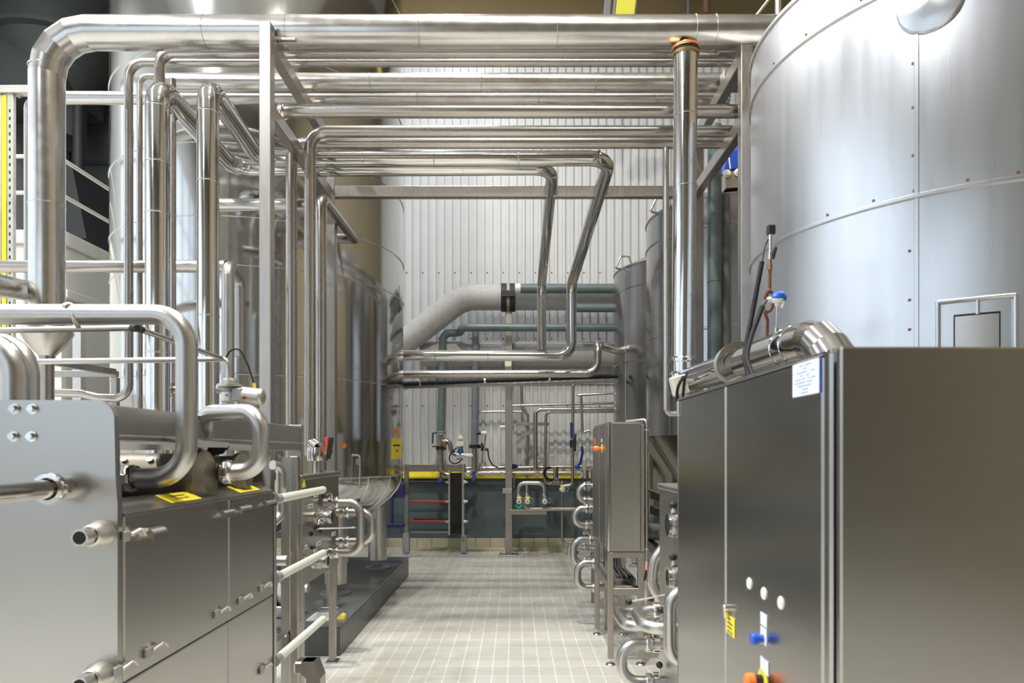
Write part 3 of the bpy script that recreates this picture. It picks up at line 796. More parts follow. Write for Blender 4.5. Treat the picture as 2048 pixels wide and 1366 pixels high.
cable('thick black cable rising past the right side of the tilted junction box', [P(1374, 745, yj-.02), P(1369, 760, yj-.06), P(1366, 790, yj-.06), P(1366, 815, yj-.03)], .008)
# ------------------------------------------------------------------ near control cabinet
cx0, cx1, cy0, cy1, ctop = .649, 1.06, 1.40, 2.73, 1.858
c = thing('control_cabinet', 'large brushed steel control cabinet in the right foreground', 'cabinet', ((cx0+cx1)/2, 2.05, 0))
MB().box(cx0+.012, cx1-.01, cy0+.005, cy1-.01, .06, ctop-.006, .003).build('body', 'black_gap', c)
MB().box(cx0+.03, cx1-.03, cy0+.05, cy1-.05, 0, .08, .003).build('base', 'panel_steel', c)
def yz(u, v, x=cx0): 
    y = x*F/(u-CX); return y, Z(v, y)
MB().box(cx0-.001, cx0+.016, 1.402, 1.436, .07, ctop, .006).build('corner_strip', 'cabinet_steel', c)
MB().box(cx0, cx0+.02, 1.442, 2.095, .08, ctop-.006, .005).build('door', 'cabinet_steel', c)
dA = [o for o in bpy.data.objects if o.name.startswith('door') and o.parent == c][-1]
MB().box(cx0, cx0+.02, 2.108, 2.715, .08, ctop-.006, .005).build('door', 'cabinet_steel', c)
MB().box(cx0+.0, cx1, 1.36, 1.382, .06, ctop+.001, .004).build('side_panel', 'cabinet_steel', c)
MB().box(cx0-.001, cx1, 1.40, cy1, ctop-.005, ctop+.003, .002).build('top_panel', 'cabinet_steel', c)
MB().box(cx0+.01, cx0+.04, 1.377, 1.405, ctop-.028, ctop+.006, .004).build('corner_cap', 'bright_fitting', c)
MB().box(cx0+.0, cx1, cy1-.01, cy1, .06, ctop, .003).build('side_panel', 'cabinet_steel', c)
MB().box(cx0-.006, cx0+.004, 2.70, 2.72, 1.79, 1.85, .003).build('hinge', 'bright_fitting', c)
# paper notice: rows of unreadable small print
n = MB().box(cx0-.0035, cx0-.0005, 1.448, 1.588, 1.775, 1.85, .0008).build('notice', 'paper_white', dA, label='white notice with rows of small blue print')
MB().box(cx0-.0038, cx0-.0005, 1.4445, 1.449, 1.775, 1.85, .0005).build('notice_edge', 'blue_paint', dA)
# white plugs
for u, v in ((1499, 1167), (1528, 1187), (1562, 1206)):
    y, z = yz(u, v); MB().lathe([(.001, .004), (.014, .004), (.0165, .001), (.0165, 0)], (cx0, y, z), (-1, 0, 0), 24).build('plug', 'pale_plug', dA, label='pale round plug')
y, z = yz(1459, 1215); mb = MB(); mb.lathe([(.001, .02), (.010, .02), (.012, .016), (.012, 0)], (cx0, y, z), (-1, 0, 0), 20)
mb.obox((cx0-.012, y, z-.018), V(1, 0, 0), V(0, 1, 0), V(0, 0, 1), .006, .008, .014, .002); mb.build('lock', 'bright_fitting', dA)
yl = MB().box(cx0-.0025, cx0-.0005, 2.012, 2.09, 1.098, 1.156, .0006).build('label', 'yellow_plastic', dA, label='yellow label with faint print')
mb = MB().box(cx0-.0025, cx0-.0005, 1.755, 1.80, 1.196, 1.228, .0006); mb.build('label', 'paper_white', dA, label='white label above the blue knob')
MB().box(cx0-.0025, cx0-.0005, 1.757, 1.80, 1.147, 1.192, .0006).build('label', 'paper_white', dA, label='white label behind the blue knob')
MB().box(cx0-.0025, cx0-.0005, 1.745, 1.80, 1.074, 1.112, .0006).build('label', 'paper_white', dA, label='white label above the emergency stop')
y, z = yz(1529, 1278)
mb = MB(); mb.lathe([(.0, .034), (.013, .034), (.016, .030), (.016, .018), (.010, .016), (.010, 0)], (cx0, y+.003, z), (-1, 0, 0), 24); mb.build('push_button', 'blue_plastic', dA, label='blue round push button')
y, z = yz(1526, 1361)
es = MB().lathe([(.0, .003), (.030, .003), (.032, .001), (.032, 0)], (cx0, y, z), (-1, 0, 0), 32).build('emergency_stop_plate', 'yellow_plastic', dA, label='round yellow emergency stop plate')
MB().cyl((cx0, y, z), (cx0-.022, y, z), .015, n=24).build('stem', 'black_rubber', es)
MB().lathe([(.0, .048), (.014, .047), (.019, .042), (.020, .026), (.017, .022), (.0, .022)], (cx0, y, z), (-1, 0, 0), 28).build('mushroom_button', 'orange_plastic', es, label='orange-red mushroom button')
# rows of small print marks
def marks(y0, y1, z0, z1, rows, x, parent, mat='paper_ink', name='print', sgn=1):
    mb = MB(); random.seed(int(1000*y0)); h = (z1-z0)/len(rows)
    for i, words in enumerate(rows):
        zz = z1-h*(i+.5)
        for a, b_ in words:
            mb.box(x-.0006, x, y1-(y1-y0)*b_, y1-(y1-y0)*a, zz-h*.17, zz+h*.17, 0)
    mb.build(name, mat, parent)
marks(1.452, 1.585, 1.778, 1.847, [[(.25, .42), (.48, .74)], [(.38, .56)], [(.15, .58), (.70, .86)], [(.30, .42), (.52, .68)], [(.1, .35), (.4, .52), (.58, .66), (.72, .9)], [(.08, .5), (.55, .78)], [(.2, .74)], [(.38, .62)], [(.32, .62)]], cx0-.0036, n)
marks(2.016, 2.086, 1.10, 1.152, [[(.2, .6)], [(.15, .8)], [(.1, .7)], [(.1, .85)]], cx0-.0026, yl, 'brass_dark')

# ------------------------------------------------------------------ middle control cabinet on stand
mx0, mx1, my0, my1, mz0, mz1 = .715, .992, 5.24, 6.17, .876, 1.876
c = thing('control_cabinet', 'upright steel control cabinet standing on four legs beside the aisle', 'cabinet', (.85, 5.7, 0))
MB().box(mx0, mx1, my0+.015, my1, mz0, mz1, .004).build('body', 'sheet_steel', c)
mb = MB().box(mx0+.028, mx1-.03, my0-.004, my0+.015, mz0+.01, mz1-.008, .004); mb.build('front_panel', 'sheet_steel', c)
MB().box(mx0-.002, mx0+.018, my0-.002, my0+.03, mz0+.005, mz1, .003).build('corner_strip', 'bright_fitting', c)
MB().box(mx1-.026, mx1+.002, my0-.002, my0+.03, mz0+.005, mz1-.02, .003).build('corner_strip', 'frame_steel', c)
MB().box(mx0-.012, mx0, my0+.06, my0+.44, mz0+.03, mz1-.02, .003).build('door', 'panel_steel', c)
MB().box(mx0-.012, mx0, my0+.47, my1-.01, mz0+.03, mz1-.02, .003).build('door', 'panel_steel', c)
dm = [o for o in bpy.data.objects if o.name.startswith('door') and o.parent == c][-2]
yy = 5.52; zz = Z(897, yy)
es = MB().lathe([(0, .004), (.034, .004), (.034, 0)], (mx0-.012, yy, zz), (-1, 0, 0), 24).build('emergency_stop_plate', 'yellow_plastic', dm, label='round yellow emergency stop plate')
MB().lathe([(0, .07), (.018, .069), (.022, .06), (.022, .03), (.012, .028), (.012, .004)], (mx0-.012, yy, zz), (-1, 0, 0), 24).build('mushroom_button', 'orange_plastic', es, label='orange mushroom button')
MB().box(mx0-.015, mx0-.0125, 5.50, 5.56, zz+.05, zz+.08, .001).build('label', 'paper_white', dm)
MB().box(mx0-.016, mx0-.0125, 5.94, 6.04, Z(889, 6), Z(876, 6), .001).build('sticker', 'orange_plastic', c, label='small orange-red sticker')
mb = MB()
for dx in (-.008, .010): mb.cyl((.84+dx, my0-.004, Z(1030, 5.24)), (.84+dx, my0-.006, Z(1030, 5.24)), .004, n=8)
mb.build('rivet', 'bright_fitting', c)
for (lx, ly) in ((mx0+.022, my0+.03), (mx1-.022, my0+.03), (mx0+.022, my1-.03), (mx1-.022, my1-.03)):
    lg = MB().box(lx-.022, lx+.022, ly-.022, ly+.022, .055, mz0, .004).build('leg', 'frame_steel', c)
    mb = MB(); mb.cyl((lx, ly, .02), (lx, ly, .06), .007, n=10).lathe([(.001, 0), (.036, 0), (.038, .008), (.030, .018), (.008, .026), (.001, .026)], (lx, ly, 0), n=24); mb.build('foot', 'bright_fitting', lg)
MB().box(mx0+.04, mx1-.04, my0+.01, my0+.05, Z(1191, 5.24), Z(1177, 5.24), .004).build('cross_bar', 'frame_steel', c)
MB().box(mx0+.01, mx0+.03, my0+.05, my1-.05, Z(1185, 5.24), Z(1170, 5.24), .004).build('side_bar', 'frame_steel', c)
MB().box(mx0+.0, mx1, my0+.005, my0+.05, mz0-.045, mz0, .004).build('cross_bar', 'frame_steel', c)
# cable tray under it
tr = thing('cable_tray', 'open cable tray under the legged control cabinet', 'tray', (.85, 5.7, .55))
zt = Z(1177, 5.24)
MB().box(mx0+.05, mx1-.05, my0+.06, my1-.06, zt, zt+.006, .001).build('base', 'galvanized', tr)
for x in (mx0+.05, mx1-.05): MB().box(x-.003, x+.003, my0+.06, my1-.06, zt, zt+.06, .001).build('side', 'galvanized', tr)
random.seed(5)
for i in range(16):
    x = mx0+.065+.008*(i % 9)+random.uniform(-.004, .004); y = my0+.12+.05*(i//6)+random.uniform(-.03, .03)
    mb = MB(); mb.tube([V(x, y+.05, mz0-.05), V(x-.005, y, mz0-.14), V(x+random.uniform(.0, .07), y-.03, zt+.06+.003*i), V(x+random.uniform(.06, .12), y+.15, zt+.03)], .0065, .05, 8, 4)
    mb.build('cable', 'cable_grey' if i % 3 else 'cable_black', None, 'grey-black control cables drooping in a bundle under the legged cabinet', 'cable', 'cables under the legged cabinet')
# conduit on its right side with a red-handled valve at foot
xc = mx1+.022; yc = my0+.02
cd = thing('conduit', 'thin steel conduit down the right edge of the legged cabinet with a red lever', 'pipe', (xc, yc, .75))
mb = MB(); mb.tube([V(mx0+.16, yc+.1, mz1+.01), V(xc, yc, mz1+.022), V(xc, yc, .80)], .013, .03, 12); mb.build('tube', 'pipe_steel', cd)
for vv in (860, 1098):
    mb = MB(); clamp(mb, V(xc, yc, Z(vv, yc)), (0, 0, 1), .014, .012, .010); mb.build('clip', 'bright_fitting', cd)
mb = MB(); mb.cyl((xc, yc, .805), (xc, yc, .74), .018, n=12); vb = mb.build('valve_body', 'bright_fitting', cd)
MB().bar((xc+.008, yc-.022, .79), (xc+.010, yc-.02, .70), .022, .014).build('lever', 'red_plastic', cd, label='red lever')
MB().tube([V(xc, yc, .74), V(xc-.01, yc, .68), V(xc-.06, yc-.0, .60), V(xc-.15, yc+.1, .62)], .008, .05, 10).build('hose', 'cable_black', cd)

# ------------------------------------------------------------------ valve manifold panels and their bends
def ubend(label, group, x0, y, zt_, zb_, x1, r, y2=None, mat='pickled_pipe', clampx=None, name='pipe_bend', bend=None):
    """swing bend from a port plate at x0, out to x1 and back; zt/zb are the two port heights (or same z with y2)"""
    y2 = y if y2 is None else y2
    if isinstance(x0, tuple): xa, xb = x0
    else: xa = xb = x0
    pts = [V(xa, y, zt_), V(x1, y, zt_), V(x1, y2, zb_), V(xb, y2, zb_)]
    mb = MB(); mb.tube(pts, r, bend or 2.4*r, 22, 8)
    ob = mb.build(name, mat, None, label, 'pipe', group)
    if clampx is not None:
        s = 1 if x1 > xa else -1
        for (yy, zz) in ((y, zt_), (y2, zb_)):
            m2 = MB(); clamp(m2, V(clampx, yy, zz), (1, 0, 0), r, .034, .013); m2.build('union_nut', 'bright_fitting', ob)
            m2 = MB(); m2.lathe([(r*.9, -.014), (r+.018, -.014), (r+.018, .014), (r*.9, .014)], V(clampx-s*.036, yy, zz), (1, 0, 0), 24); m2.build('flange', 'bright_fitting', ob)
    return ob
def lever_valve(label, x0, s, y, z, r, length=.12, handle=None, open_end=True, group=None):
    """butterfly valve stub sticking out of a plate toward s (+1/-1 in x) with a ball-ended lever"""
    t = thing('butterfly_valve', label, 'valve', (x0, y, z-r), group)
    mb = MB(); mb.cyl((x0-s*.02, y, z), (x0+s*(length), y, z), r*.86, n=24); mb.build('stub', 'pickled_pipe', t)
    mb = MB()
    for q in (.35, .62): mb.lathe([(r*.85, -.010), (r*1.25, -.010), (r*1.25, .010), (r*.85, .010)], V(x0+s*length*q, y, z), (1, 0, 0), 26)
    mb.lathe([(r*.8, -.016), (r*1.12, -.016), (r*1.16, .0), (r*1.12, .014), (r*.8, .014)], V(x0+s*length*.95, y, z), (1, 0, 0), 26)
    for k in range(4):
        a = PI/4+k*PI/2; mb.cyl(V(x0+s*length*.28, y+r*1.12*math.cos(a), z+r*1.12*math.sin(a)), V(x0+s*length*.7, y+r*1.12*math.cos(a), z+r*1.12*math.sin(a)), .006, n=6)
    mb.build('body', 'bright_fitting', t)
    if open_end:
        mb = MB(); mb.lathe([(.001, .0), (r*.8, 0)], V(x0+s*(length*.95+.0145), y, z), (s, 0, 0), 24); mb.build('bore', 'black_gap', t)
    if handle:
        hs = V(x0+s*length*.5, y, z)
        e = hs+V(*handle); d = V(*handle).normalized()
        mb = MB(); mb.cyl(hs+d*r*1.1, hs+d*r*1.5, .013, n=10); mb.cyl(hs+d*r*1.2, e, .006, n=10); h_ = mb.build('lever', 'bright_fitting', t)
        MB().sphere(e, .017, 14, 9).build('knob', 'black_rubber', h_)
    return t
# left panel (faces the aisle, +X)
xp = -1.41
pn = thing('port_manifold', 'steel port panel on legs left of the aisle in front of the polished tank', 'panel', (xp, 5.0, 0))
zt, zb = 1.48, .753
MB().box(xp-.03, xp, 4.50, 5.46, zb, zt, .004).build('plate', 'panel_steel', pn)
MB().box(xp-.10, xp+.012, 4.49, 5.47, zt-.02, zt+.012, .004).build('top_flange', 'frame_steel', pn)
MB().box(xp-.012, xp+.006, 4.49, 4.56, .02, zt, .004).build('edge_strip', 'frame_steel', pn)
mb = MB(); mb.prism([(-1.515, 0.02), (-1.415, 0.02), (-1.415, 1.58), (-1.50, 1.61), (-1.515, 1.2)], 4.42, 4.49, 'Y'); mb.build('post', 'frame_steel', pn, label='broad lavender-grey post with a tapered top')
lg = MB().box(-1.458, -1.410, 5.34, 5.40, .006, zb, .004).build('leg', 'frame_steel', pn)
MB().box(-1.48, -1.39, 5.31, 5.43, 0, .008, .002).build('foot_plate', 'frame_steel', lg)
MB().bar((-1.43, 4.55, .50), (-1.43, 3.45, .46), .05, .09).build('rail', 'panel_steel', pn)
mb = MB(); mb.box(X(591, 4.0), X(633, 4.0), 3.96, 4.06, Z(1345, 4.0), Z(1320, 4.0), .01); mb.build('duct_foot', 'frame_steel', pn)
mb = MB(); mb.prism([(X(633, 4.0), Z(1320, 4)), (X(645, 4.0), Z(1352, 4)), (X(645, 4), .0), (X(617, 4), .0), (X(617, 4), Z(1352, 4)), (X(607, 4), Z(1345, 4)), (X(607, 4), Z(1320, 4))], 3.955, 4.065, 'Y'); mb.build('duct_foot', 'frame_steel', pn)
for u, v in ((632, 990), (621, 1012), (667, 1068), (637, 1087), (609, 1095)):
    y = xp*F/(u-CX); z = Z(v, y); lb = MB().box(xp, xp+.002, y-.055, y+.055, z-.014, z+.014, .0005).build('port_label', 'paper_white', pn, label='small white port label')
    mb = MB()
    for k in range(4): mb.box(xp+.002, xp+.0025, y-.04+.022*k, y-.025+.022*k, z-.005, z+.005, 0)
    mb.build('print', 'ink_black', lb)
mb = MB(); y0 = 4.53; mb.prism([(y0-.035, Z(975, 4.5)), (y0+.035, Z(975, 4.5)), (y0, Z(953, 4.5))], xp+.008, xp+.011, 'X'); mb.build('warning_triangle', 'yellow_plastic', pn, label='yellow warning triangle')
for (u, v) in ((630, 1055), (640, 1062), (648, 1040), (622, 1068)):
    y = xp*F/(u-CX); MB().lathe([(0, .012), (.014, .012), (.016, 0)], (xp, y, Z(v, y)), (1, 0, 0), 16).build('plug', 'dark_gasket', pn)
ya, yb = 4.97, 5.32
ubend('front swing bend on the left port panel, joining its upper and lower ports', 'swing bends on the left panel', xp+.02, ya, 1.279, .915, X(721, ya), .031, clampx=xp+.11, bend=.09)
ubend('rear swing bend on the left port panel, behind the front one', 'swing bends on the left panel', xp+.02, yb, 1.176, .95, X(743, yb), .031, clampx=xp+.10, bend=.08)
lever_valve('upper open valve on the left port panel with a ball lever hanging down', xp, 1, 4.69, Z(1033, 4.69), .042, .15, (.0, -.07, -.06))
lever_valve('lower open valve on the left port panel beside the second rod', xp, 1, 4.65, Z(1122, 4.65), .042, .13, (-.02, -.05, .10))
tt = thing('ball_lever', 'short ball lever above the front swing bend of the left panel', 'lever', P(655, 990, 4.9))
MB().tube([P(662, 1000, 4.93), P(664, 985, 4.92), P(650, 990, 4.86)], .007, .02, 8).build('arm', 'bright_fitting', tt)
MB().sphere(P(647, 991, 4.86), .018, 14, 9).build('knob', 'black_rubber', tt)
tt = thing('ball_lever', 'thin ball lever pointing up past the front swing bend toward the tank dish', 'lever', P(716, 1003, 5.45))
MB().tube([V(xp, 5.4, Z(1025, 5.4)), P(716, 1003, 5.45)], .006, 0, 8).build('arm', 'bright_fitting', tt)
MB().sphere(P(716, 1001, 5.45), .018, 14, 9).build('knob', 'black_rubber', tt)
MB().tube([V(xp, 4.85, Z(1056, 4.9)), V(X(711, 4.95), 4.95, Z(1055, 4.95))], .006, 0, 10).build('pull_rod', 'bright_fitting', None, 'thin bright rod sticking straight out of the left port panel', 'rod')
# butterfly valve with red and black handles on the drop pipe behind the panel
tt = thing('butterfly_valve', 'butterfly valve with red and black handles below the dropping pipe', 'valve', P(638, 915, 5.1))
mb = MB(); cc = P(635, 908, 5.08); mb.lathe([(.03, -.05), (.075, -.05), (.08, -.02), (.08, .02), (.075, .05), (.03, .05)], cc, (0, 0, 1), 28)
mb.cyl(cc+V(0, 0, .05), P(622, 885, 5.1), .045, n=20).cyl(cc-V(0, 0, .05), cc-V(0, 0, .2), .03, n=20)
mb.cyl(cc, cc+V(.12, -.06, .02), .016, n=12); mb.build('body', 'bright_fitting', tt)
MB().bar(P(655, 906, 5.0), P(653, 874, 5.0), .02, .03).build('handle', 'red_plastic', tt, label='red handle')
MB().bar(P(656, 917, 4.98), P(663, 874, 4.96), .03, .035).build('handle', 'black_rubber', tt, label='black handle')

# right near panel (faces the aisle, -X)
xq = .745
pn = thing('port_manifold', 'light grey port panel half hidden behind the large control cabinet', 'panel', (xq, 3.2, 0))
MB().box(xq, xq+.03, 2.78, 3.52, .28, 1.475, .004).build('plate', 'pickled_pipe', pn)
MB().box(xq-.012, xq+.10, 2.77, 3.53, 1.46, 1.487, .006).build('top_flange', 'pickled_pipe', pn)
for yy in (2.82, 3.46): MB().box(xq+.03, xq+.09, yy-.03, yy+.03, 0, 1.46, .004).build('leg', 'frame_steel', pn)
def yq_(u): return xq*F/(u-CX)
lever_valve('upper ring valve on the half-hidden right panel', xq, -1, 3.14, Z(1050, 3.14), .046, .030, (.0, .02, .09))
lever_valve('lower ring valve on the half-hidden right panel', xq, -1, 3.14, Z(1155, 3.14), .046, .030, (.0, .02, .09))
yc = 3.42
def hU(label, uL, v0, v1, ya_, yb_, r):
    xl = X(uL, (ya_+yb_)/2); za, zc = Z(v0, yb_), Z(v1, ya_)
    mb = MB(); mb.tube([V(xq, yb_, za), V(xl, yb_, za), V(xl, ya_, zc), V(xq, ya_, zc)], r, .085, 22, 8)
    ob = mb.build('pipe_bend', 'pickled_pipe', None, label, 'pipe', 'swing bends on the near right panel')
    for (yy, zz) in ((yb_, za), (ya_, zc)):
        m2 = MB(); clamp(m2, V(xq-.05, yy, zz), (1, 0, 0), r, .034, .012); m2.build('union_nut', 'bright_fitting', ob)
hU('farther of two flat swing bends side by side at the lower right', 1243, 1224, 1253, 3.40, 3.75, .029)
hU('nearer of two flat swing bends side by side at the lower right', 1279, 1221, 1257, 3.05, 3.36, .029)
zc0 = Z(1287, yc); zc1 = Z(1363, yc)
ubend('lowest upright swing bend of the right panel, just above the floor', 'swing bends on the near right panel', xq+.01, yc, zc0, zc1, X(1243, yc), .028, clampx=xq-.075, bend=.085)
yv = 2.95
ubend('upright swing bend of the right panel, nearest the large cabinet', 'swing bends on the near right panel', xq+.0, yv, Z(1183, yv), Z(1322, yv), X(1340, yv), .029, bend=.07)
tt = thing('ball_lever', 'thin lever with two black balls above the flat swing bends', 'lever', P(1280, 1200, 3.5))
MB().cyl(P(1257, 1204, 3.5), P(1330, 1190, 3.4), .005, n=10).build('arm', 'bright_fitting', tt)
for u, v in ((1258, 1204), (1302, 1197)): MB().sphere(P(u, v, 3.48), .017, 14, 9).build('knob', 'black_rubber', tt)
tt = thing('ball_lever', 'single black ball lever beside the nearer flat swing bend', 'lever', P(1322, 1221, 3.15))
MB().cyl(P(1322, 1220, 3.15), V(xq+.0, 3.2, Z(1224, 3.2)), .006, n=10).build('arm', 'bright_fitting', tt)
MB().sphere(P(1322, 1220, 3.14), .018, 14, 9).build('knob', 'black_rubber', tt)
tt = thing('ball_lever', 'small black ball lever on the lowest union of the right panel', 'lever', P(1318, 1332, yc))
MB().cyl(P(1320, 1352, yc-.02), P(1319, 1331, yc-.03), .007, n=10).build('arm', 'bright_fitting', tt)
MB().sphere(P(1319, 1330, yc-.03), .017, 14, 9).build('knob', 'black_rubber', tt)
MB().obox(P(1358, 1352, 2.8), V(.2, .97, 0), V(.97, -.2, 0), V(0, 0, 1), .06, .003, .05, .001).build('tag', 'paper_white', None, 'blue-white tag card low beside the large control cabinet', 'tag')
# pale pipes and dark beams behind the panel
pipe('steel_pipe', 'pale curved pipe rising behind the right panel beside the red lever', 'pipe', [P(1335, 1085, 3.9), P(1308, 1120, 3.9), P(1303, 1165, 3.9), P(1320, 1200, 3.9)], .03, 'pickled_pipe', .12)
g = thing('machine_stand', 'dark slanting channel frame under the conical tank beyond the legged cabinet', 'frame', (1.45, 6.0, .3))
for (a, b_) in (((1294, 985, 5.9), (1345, 1003, 5.6)), ((1294, 1015, 5.9), (1345, 1034, 5.6))):
    MB().bar(P(*a), P(*b_), .05, .07).build('channel', 'panel_steel', g)
MB().cyl(P(1296, 1062, 5.8), P(1330, 1066, 5.6), .07, n=20).build('motor', 'pipe_blue_grey', g)
MB().bar(P(1296, 1085, 5.8), P(1345, 1130, 5.2), .06, .08).build('channel', 'panel_steel', g)
for u in (1299, 1338): MB().bar((X(u, 5.8)+.02, 5.85, 0), (X(u, 5.8)+.02, 5.85, Z(985, 5.8)), .05, .05).build('leg', 'panel_steel', g)

# right far manifold beyond the legged cabinet
xm = .83
pn = thing('port_manifold', 'port panel hidden behind the legged cabinet and carrying stacked bends', 'panel', (xm, 6.9, 0))
MB().box(xm, xm+.03, 6.3, 7.5, .40, 1.46, .004).build('plate', 'panel_steel', pn)
for yy in (6.35, 7.45): MB().box(xm+.0, xm+.06, yy-.03, yy+.03, 0, 1.45, .004).build('leg', 'frame_steel', pn)
for (lab, y, u, v0, v1) in (('topmost of the stacked swing bends left of the legged cabinet', 7.2, 1158, 972, 1001),
                            ('second swing bend from the top left of the legged cabinet', 7.0, 1150, 1017, 1050),
                            ('third swing bend from the top, reaching farthest up behind the lowest', 6.65, 1147, 1080, 1128),
                            ('lowest stacked swing bend left of the legged cabinet, nearest its leg', 6.4, 1155, 1126, 1175)):
    ubend(lab, 'swing bends left of the legged cabinet', xm, y, Z(v0, y), Z(v1, y), X(u, y), .034, clampx=xm-.09, bend=.085)
ubend('slim bright swing bend peeking out behind the third stacked bend', 'swing bends left of the legged cabinet', xm, 7.3, Z(1089, 7.3), Z(1120, 7.3), X(1139, 7.3), .026, clampx=xm-.08, bend=.07)
lever_valve('small valve between the second and third stacked bends', xm, -1, 7.05, Z(1063, 7.05), .03, .12, (0, -.05, -.05), False)
lever_valve('small valve behind the third stacked bend with a thin lever', xm, -1, 7.0, Z(1098, 7.0), .028, .16, (-.12, -.03, -.03), False)
# ------------------------------------------------------------------ left machine (plate-type unit with side covers)
ym0, ym1, xs = 2.05, 3.40, -1.19
m_ = thing('process_machine', 'brushed steel plate machine filling the left foreground, with hinged side covers', 'machine', (-1.6, 2.7, 0))
# front plate with rounded corner
poly = [(-2.6, .0), (-2.6, Z(800, ym0))]
xr0, zr0, rr = X(188, ym0), Z(800, ym0), .062
for i in range(9):
    a = PI/2-(PI/2-.22)*i/8; poly.append((xr0+rr*math.cos(a)-.0, zr0-rr+rr*math.sin(a)))
poly += [(X(231, ym0), Z(950, ym0)), (X(235, ym0), Z(1010, ym0)), (X(235, ym0), 0)]
MB().prism(poly, ym0, ym0+.026, 'Y').build('front_plate', 'sheet_steel', m_)
fp = [o for o in m_.children if o.name.startswith('front_plate')][0]
for u, v in ((30, 818), (66, 818), (28, 873), (64, 873)):
    p = P(u, v, ym0); mb = MB(); mb.lathe([(.016, 0), (.016, -.003), (0, -.003)], p, (0, 1, 0), 20).cyl(p, p+V(0, -.016, 0), .0115, .0105, 6); mb.build('bolt', 'bright_fitting', fp)
# port pipe with union nut
pp = P(132, 975, ym0)
mb = MB(); mb.cyl(pp, pp+V(0, -.05, 0), .034, n=28).tube([pp+V(0, -.05, 0), pp+V(-.01, -.5, -.004)], .0275, 0, 28); po = mb.build('port_pipe', 'bright_fitting', fp)
mb = MB(); clamp(mb, pp+V(0, -.07, 0), (0, 1, 0), .036, .03, .012); mb.build('union_nut', 'bright_fitting', fp)
# tie rods: head on the front plate, sleeve at the far end
for (v_, zz) in ((1070, 1.405), (1345, .985), (0, .60)):
    px = V(-1.235, ym0, zz)
    mb = MB(); mb.lathe([(.040, 0), (.042, -.01), (.040, -.045), (.032, -.065), (.026, -.07)], px, (0, 1, 0), 28).cyl(px+V(0, -.068, 0), px+V(0, -.115, 0), .026, n=6)
    hd = mb.build('tie_rod_head', 'cast_steel', m_)
    mb = MB(); mb.lathe([(.0, -.1155), (.019, -.1155)], px, (0, 1, 0), 20); mb.build('socket', 'black_gap', hd)
    mb = MB(); 
for i, zz in enumerate((1.413, 1.02, .61)):
    y1 = 3.40; px = V(xs-.0, y1, zz)
    mb = MB(); mb.cyl(px+V(0, -.02, 0), px+V(0, .045, 0), .028, .026, 6); hn = mb.build('tie_rod_nut', 'zinc_grey', m_)
    MB().cyl(px+V(0, .04, 0), px+V(0, .83, 0), .0225, n=22).build('rod_sleeve', 'sleeve_plastic', m_, label='pale plastic rod sleeve')
# side covers
zt, zs = 1.467, .943
segs = ((ym0+.03, 2.835), (2.842, 3.36))
for (a, b_) in segs:
    MB().box(xs-.03, xs, a, b_, zs+.002, zt-.012, .005).build('side_cover', 'sheet_steel', m_)
    cv = [o for o in m_.children if o.name.startswith('side_cover')][-1]
    mb = MB(); mb.prism([(xs, zt-.014), (xs, zt-.008), (xs-.09, zt+.033), (xs-.10, zt+.030), (xs-.03, zt-.03)], a, b_, 'Y'); mb.build('bevel_top', 'sheet_steel', cv)
    MB().box(xs-.03, xs-.002, a, b_, .10, zs-.002, .004).build('lower_cover', 'sheet_steel', m_)
    # yellow label on bevel
def bevel_pt(u, k):
    x = xs-.09*k; y = x*F/(u-CX); return V(x, y, zt-.008+.041*k+.0012)
for i, (u0, u1) in enumerate(((338, 399), (476, 517))):
    q = [bevel_pt(u0, .18), bevel_pt(u1-6, .18), bevel_pt(u1, .8), bevel_pt(u0+8, .8)]
    y0_, y1_ = bevel_pt(u0, .3).y, bevel_pt(u1, .3).y
    q = []
    for y_, k in ((y0_, .2), (y1_, .2), (y1_, .85), (y0_, .85)): q.append(V(xs-.09*k, y_, zt-.008+.041*k+.001))
    nrm = V(.041, 0, .09).normalized()*.0015
    mb = MB(); mb.add(q+[p+nrm for p in q], [[0, 1, 2, 3], [4, 5, 6, 7], [0, 1, 5, 4], [1, 2, 6, 5], [2, 3, 7, 6], [3, 0, 4, 7]])
    lb = mb.build('warning_label', 'yellow_plastic', m_, label='yellow warning label on the bevelled edge')
    mb = MB(); c = (q[0]+q[2])/2+nrm*1.3; d = V(0, 1, 0); e = (q[3]-q[0]).normalized()
    for r in (-1, 1): mb.obox(c+e*(.010*r), d, e, nrm.normalized(), (y1_-y0_)*.22, .003, .0004, 0)
    mb.build('print', 'brass_dark', lb)
# latches: upper rounded housings and lower clips
def latch(u0, u1, v0, v1):
    ya_, yb_ = xs*F/(u0-CX), xs*F/(u1-CX); yc_ = (ya_+yb_)/2; z1_, z0_ = Z(v0, yc_), Z(v1, yc_)
    prof = [(xs, z1_)]
    for i in range(7): a = PI/2*i/6; prof.append((xs+.032*math.sin(a), z1_-.022*(1-math.cos(a))-.001))
    prof += [(xs+.032, z0_), (xs+.027, z0_), (xs+.02, z1_-.03), (xs, z1_-.012)]
    mb = MB(); mb.prism(prof, ya_, yb_, 'Y'); mb.build('latch_cover', 'bright_fitting', m_)
for a in ((288, 316, 1052, 1078), (436, 456, 1017, 1034), (470, 492, 1009, 1026), (522, 541, 998, 1012)): latch(*a)
def clip(u, v, s=1.0):
    y = xs*F/(u-CX); z = Z(v, y)
    l = MB().box(xs, xs+.012, y-.05*s, y-.02*s, z-.018, z+.014, .003).build('toggle_clip', 'zinc_grey', m_)
    mb = MB(); mb.bar((xs+.008, y-.02*s, z), (xs+.024, y+.01*s, z+.014), .02, .012).bar((xs+.024, y+.01*s, z+.014), (xs+.012, y+.045*s, z-.01), .022, .010); mb.build('toggle', 'cast_steel', l)
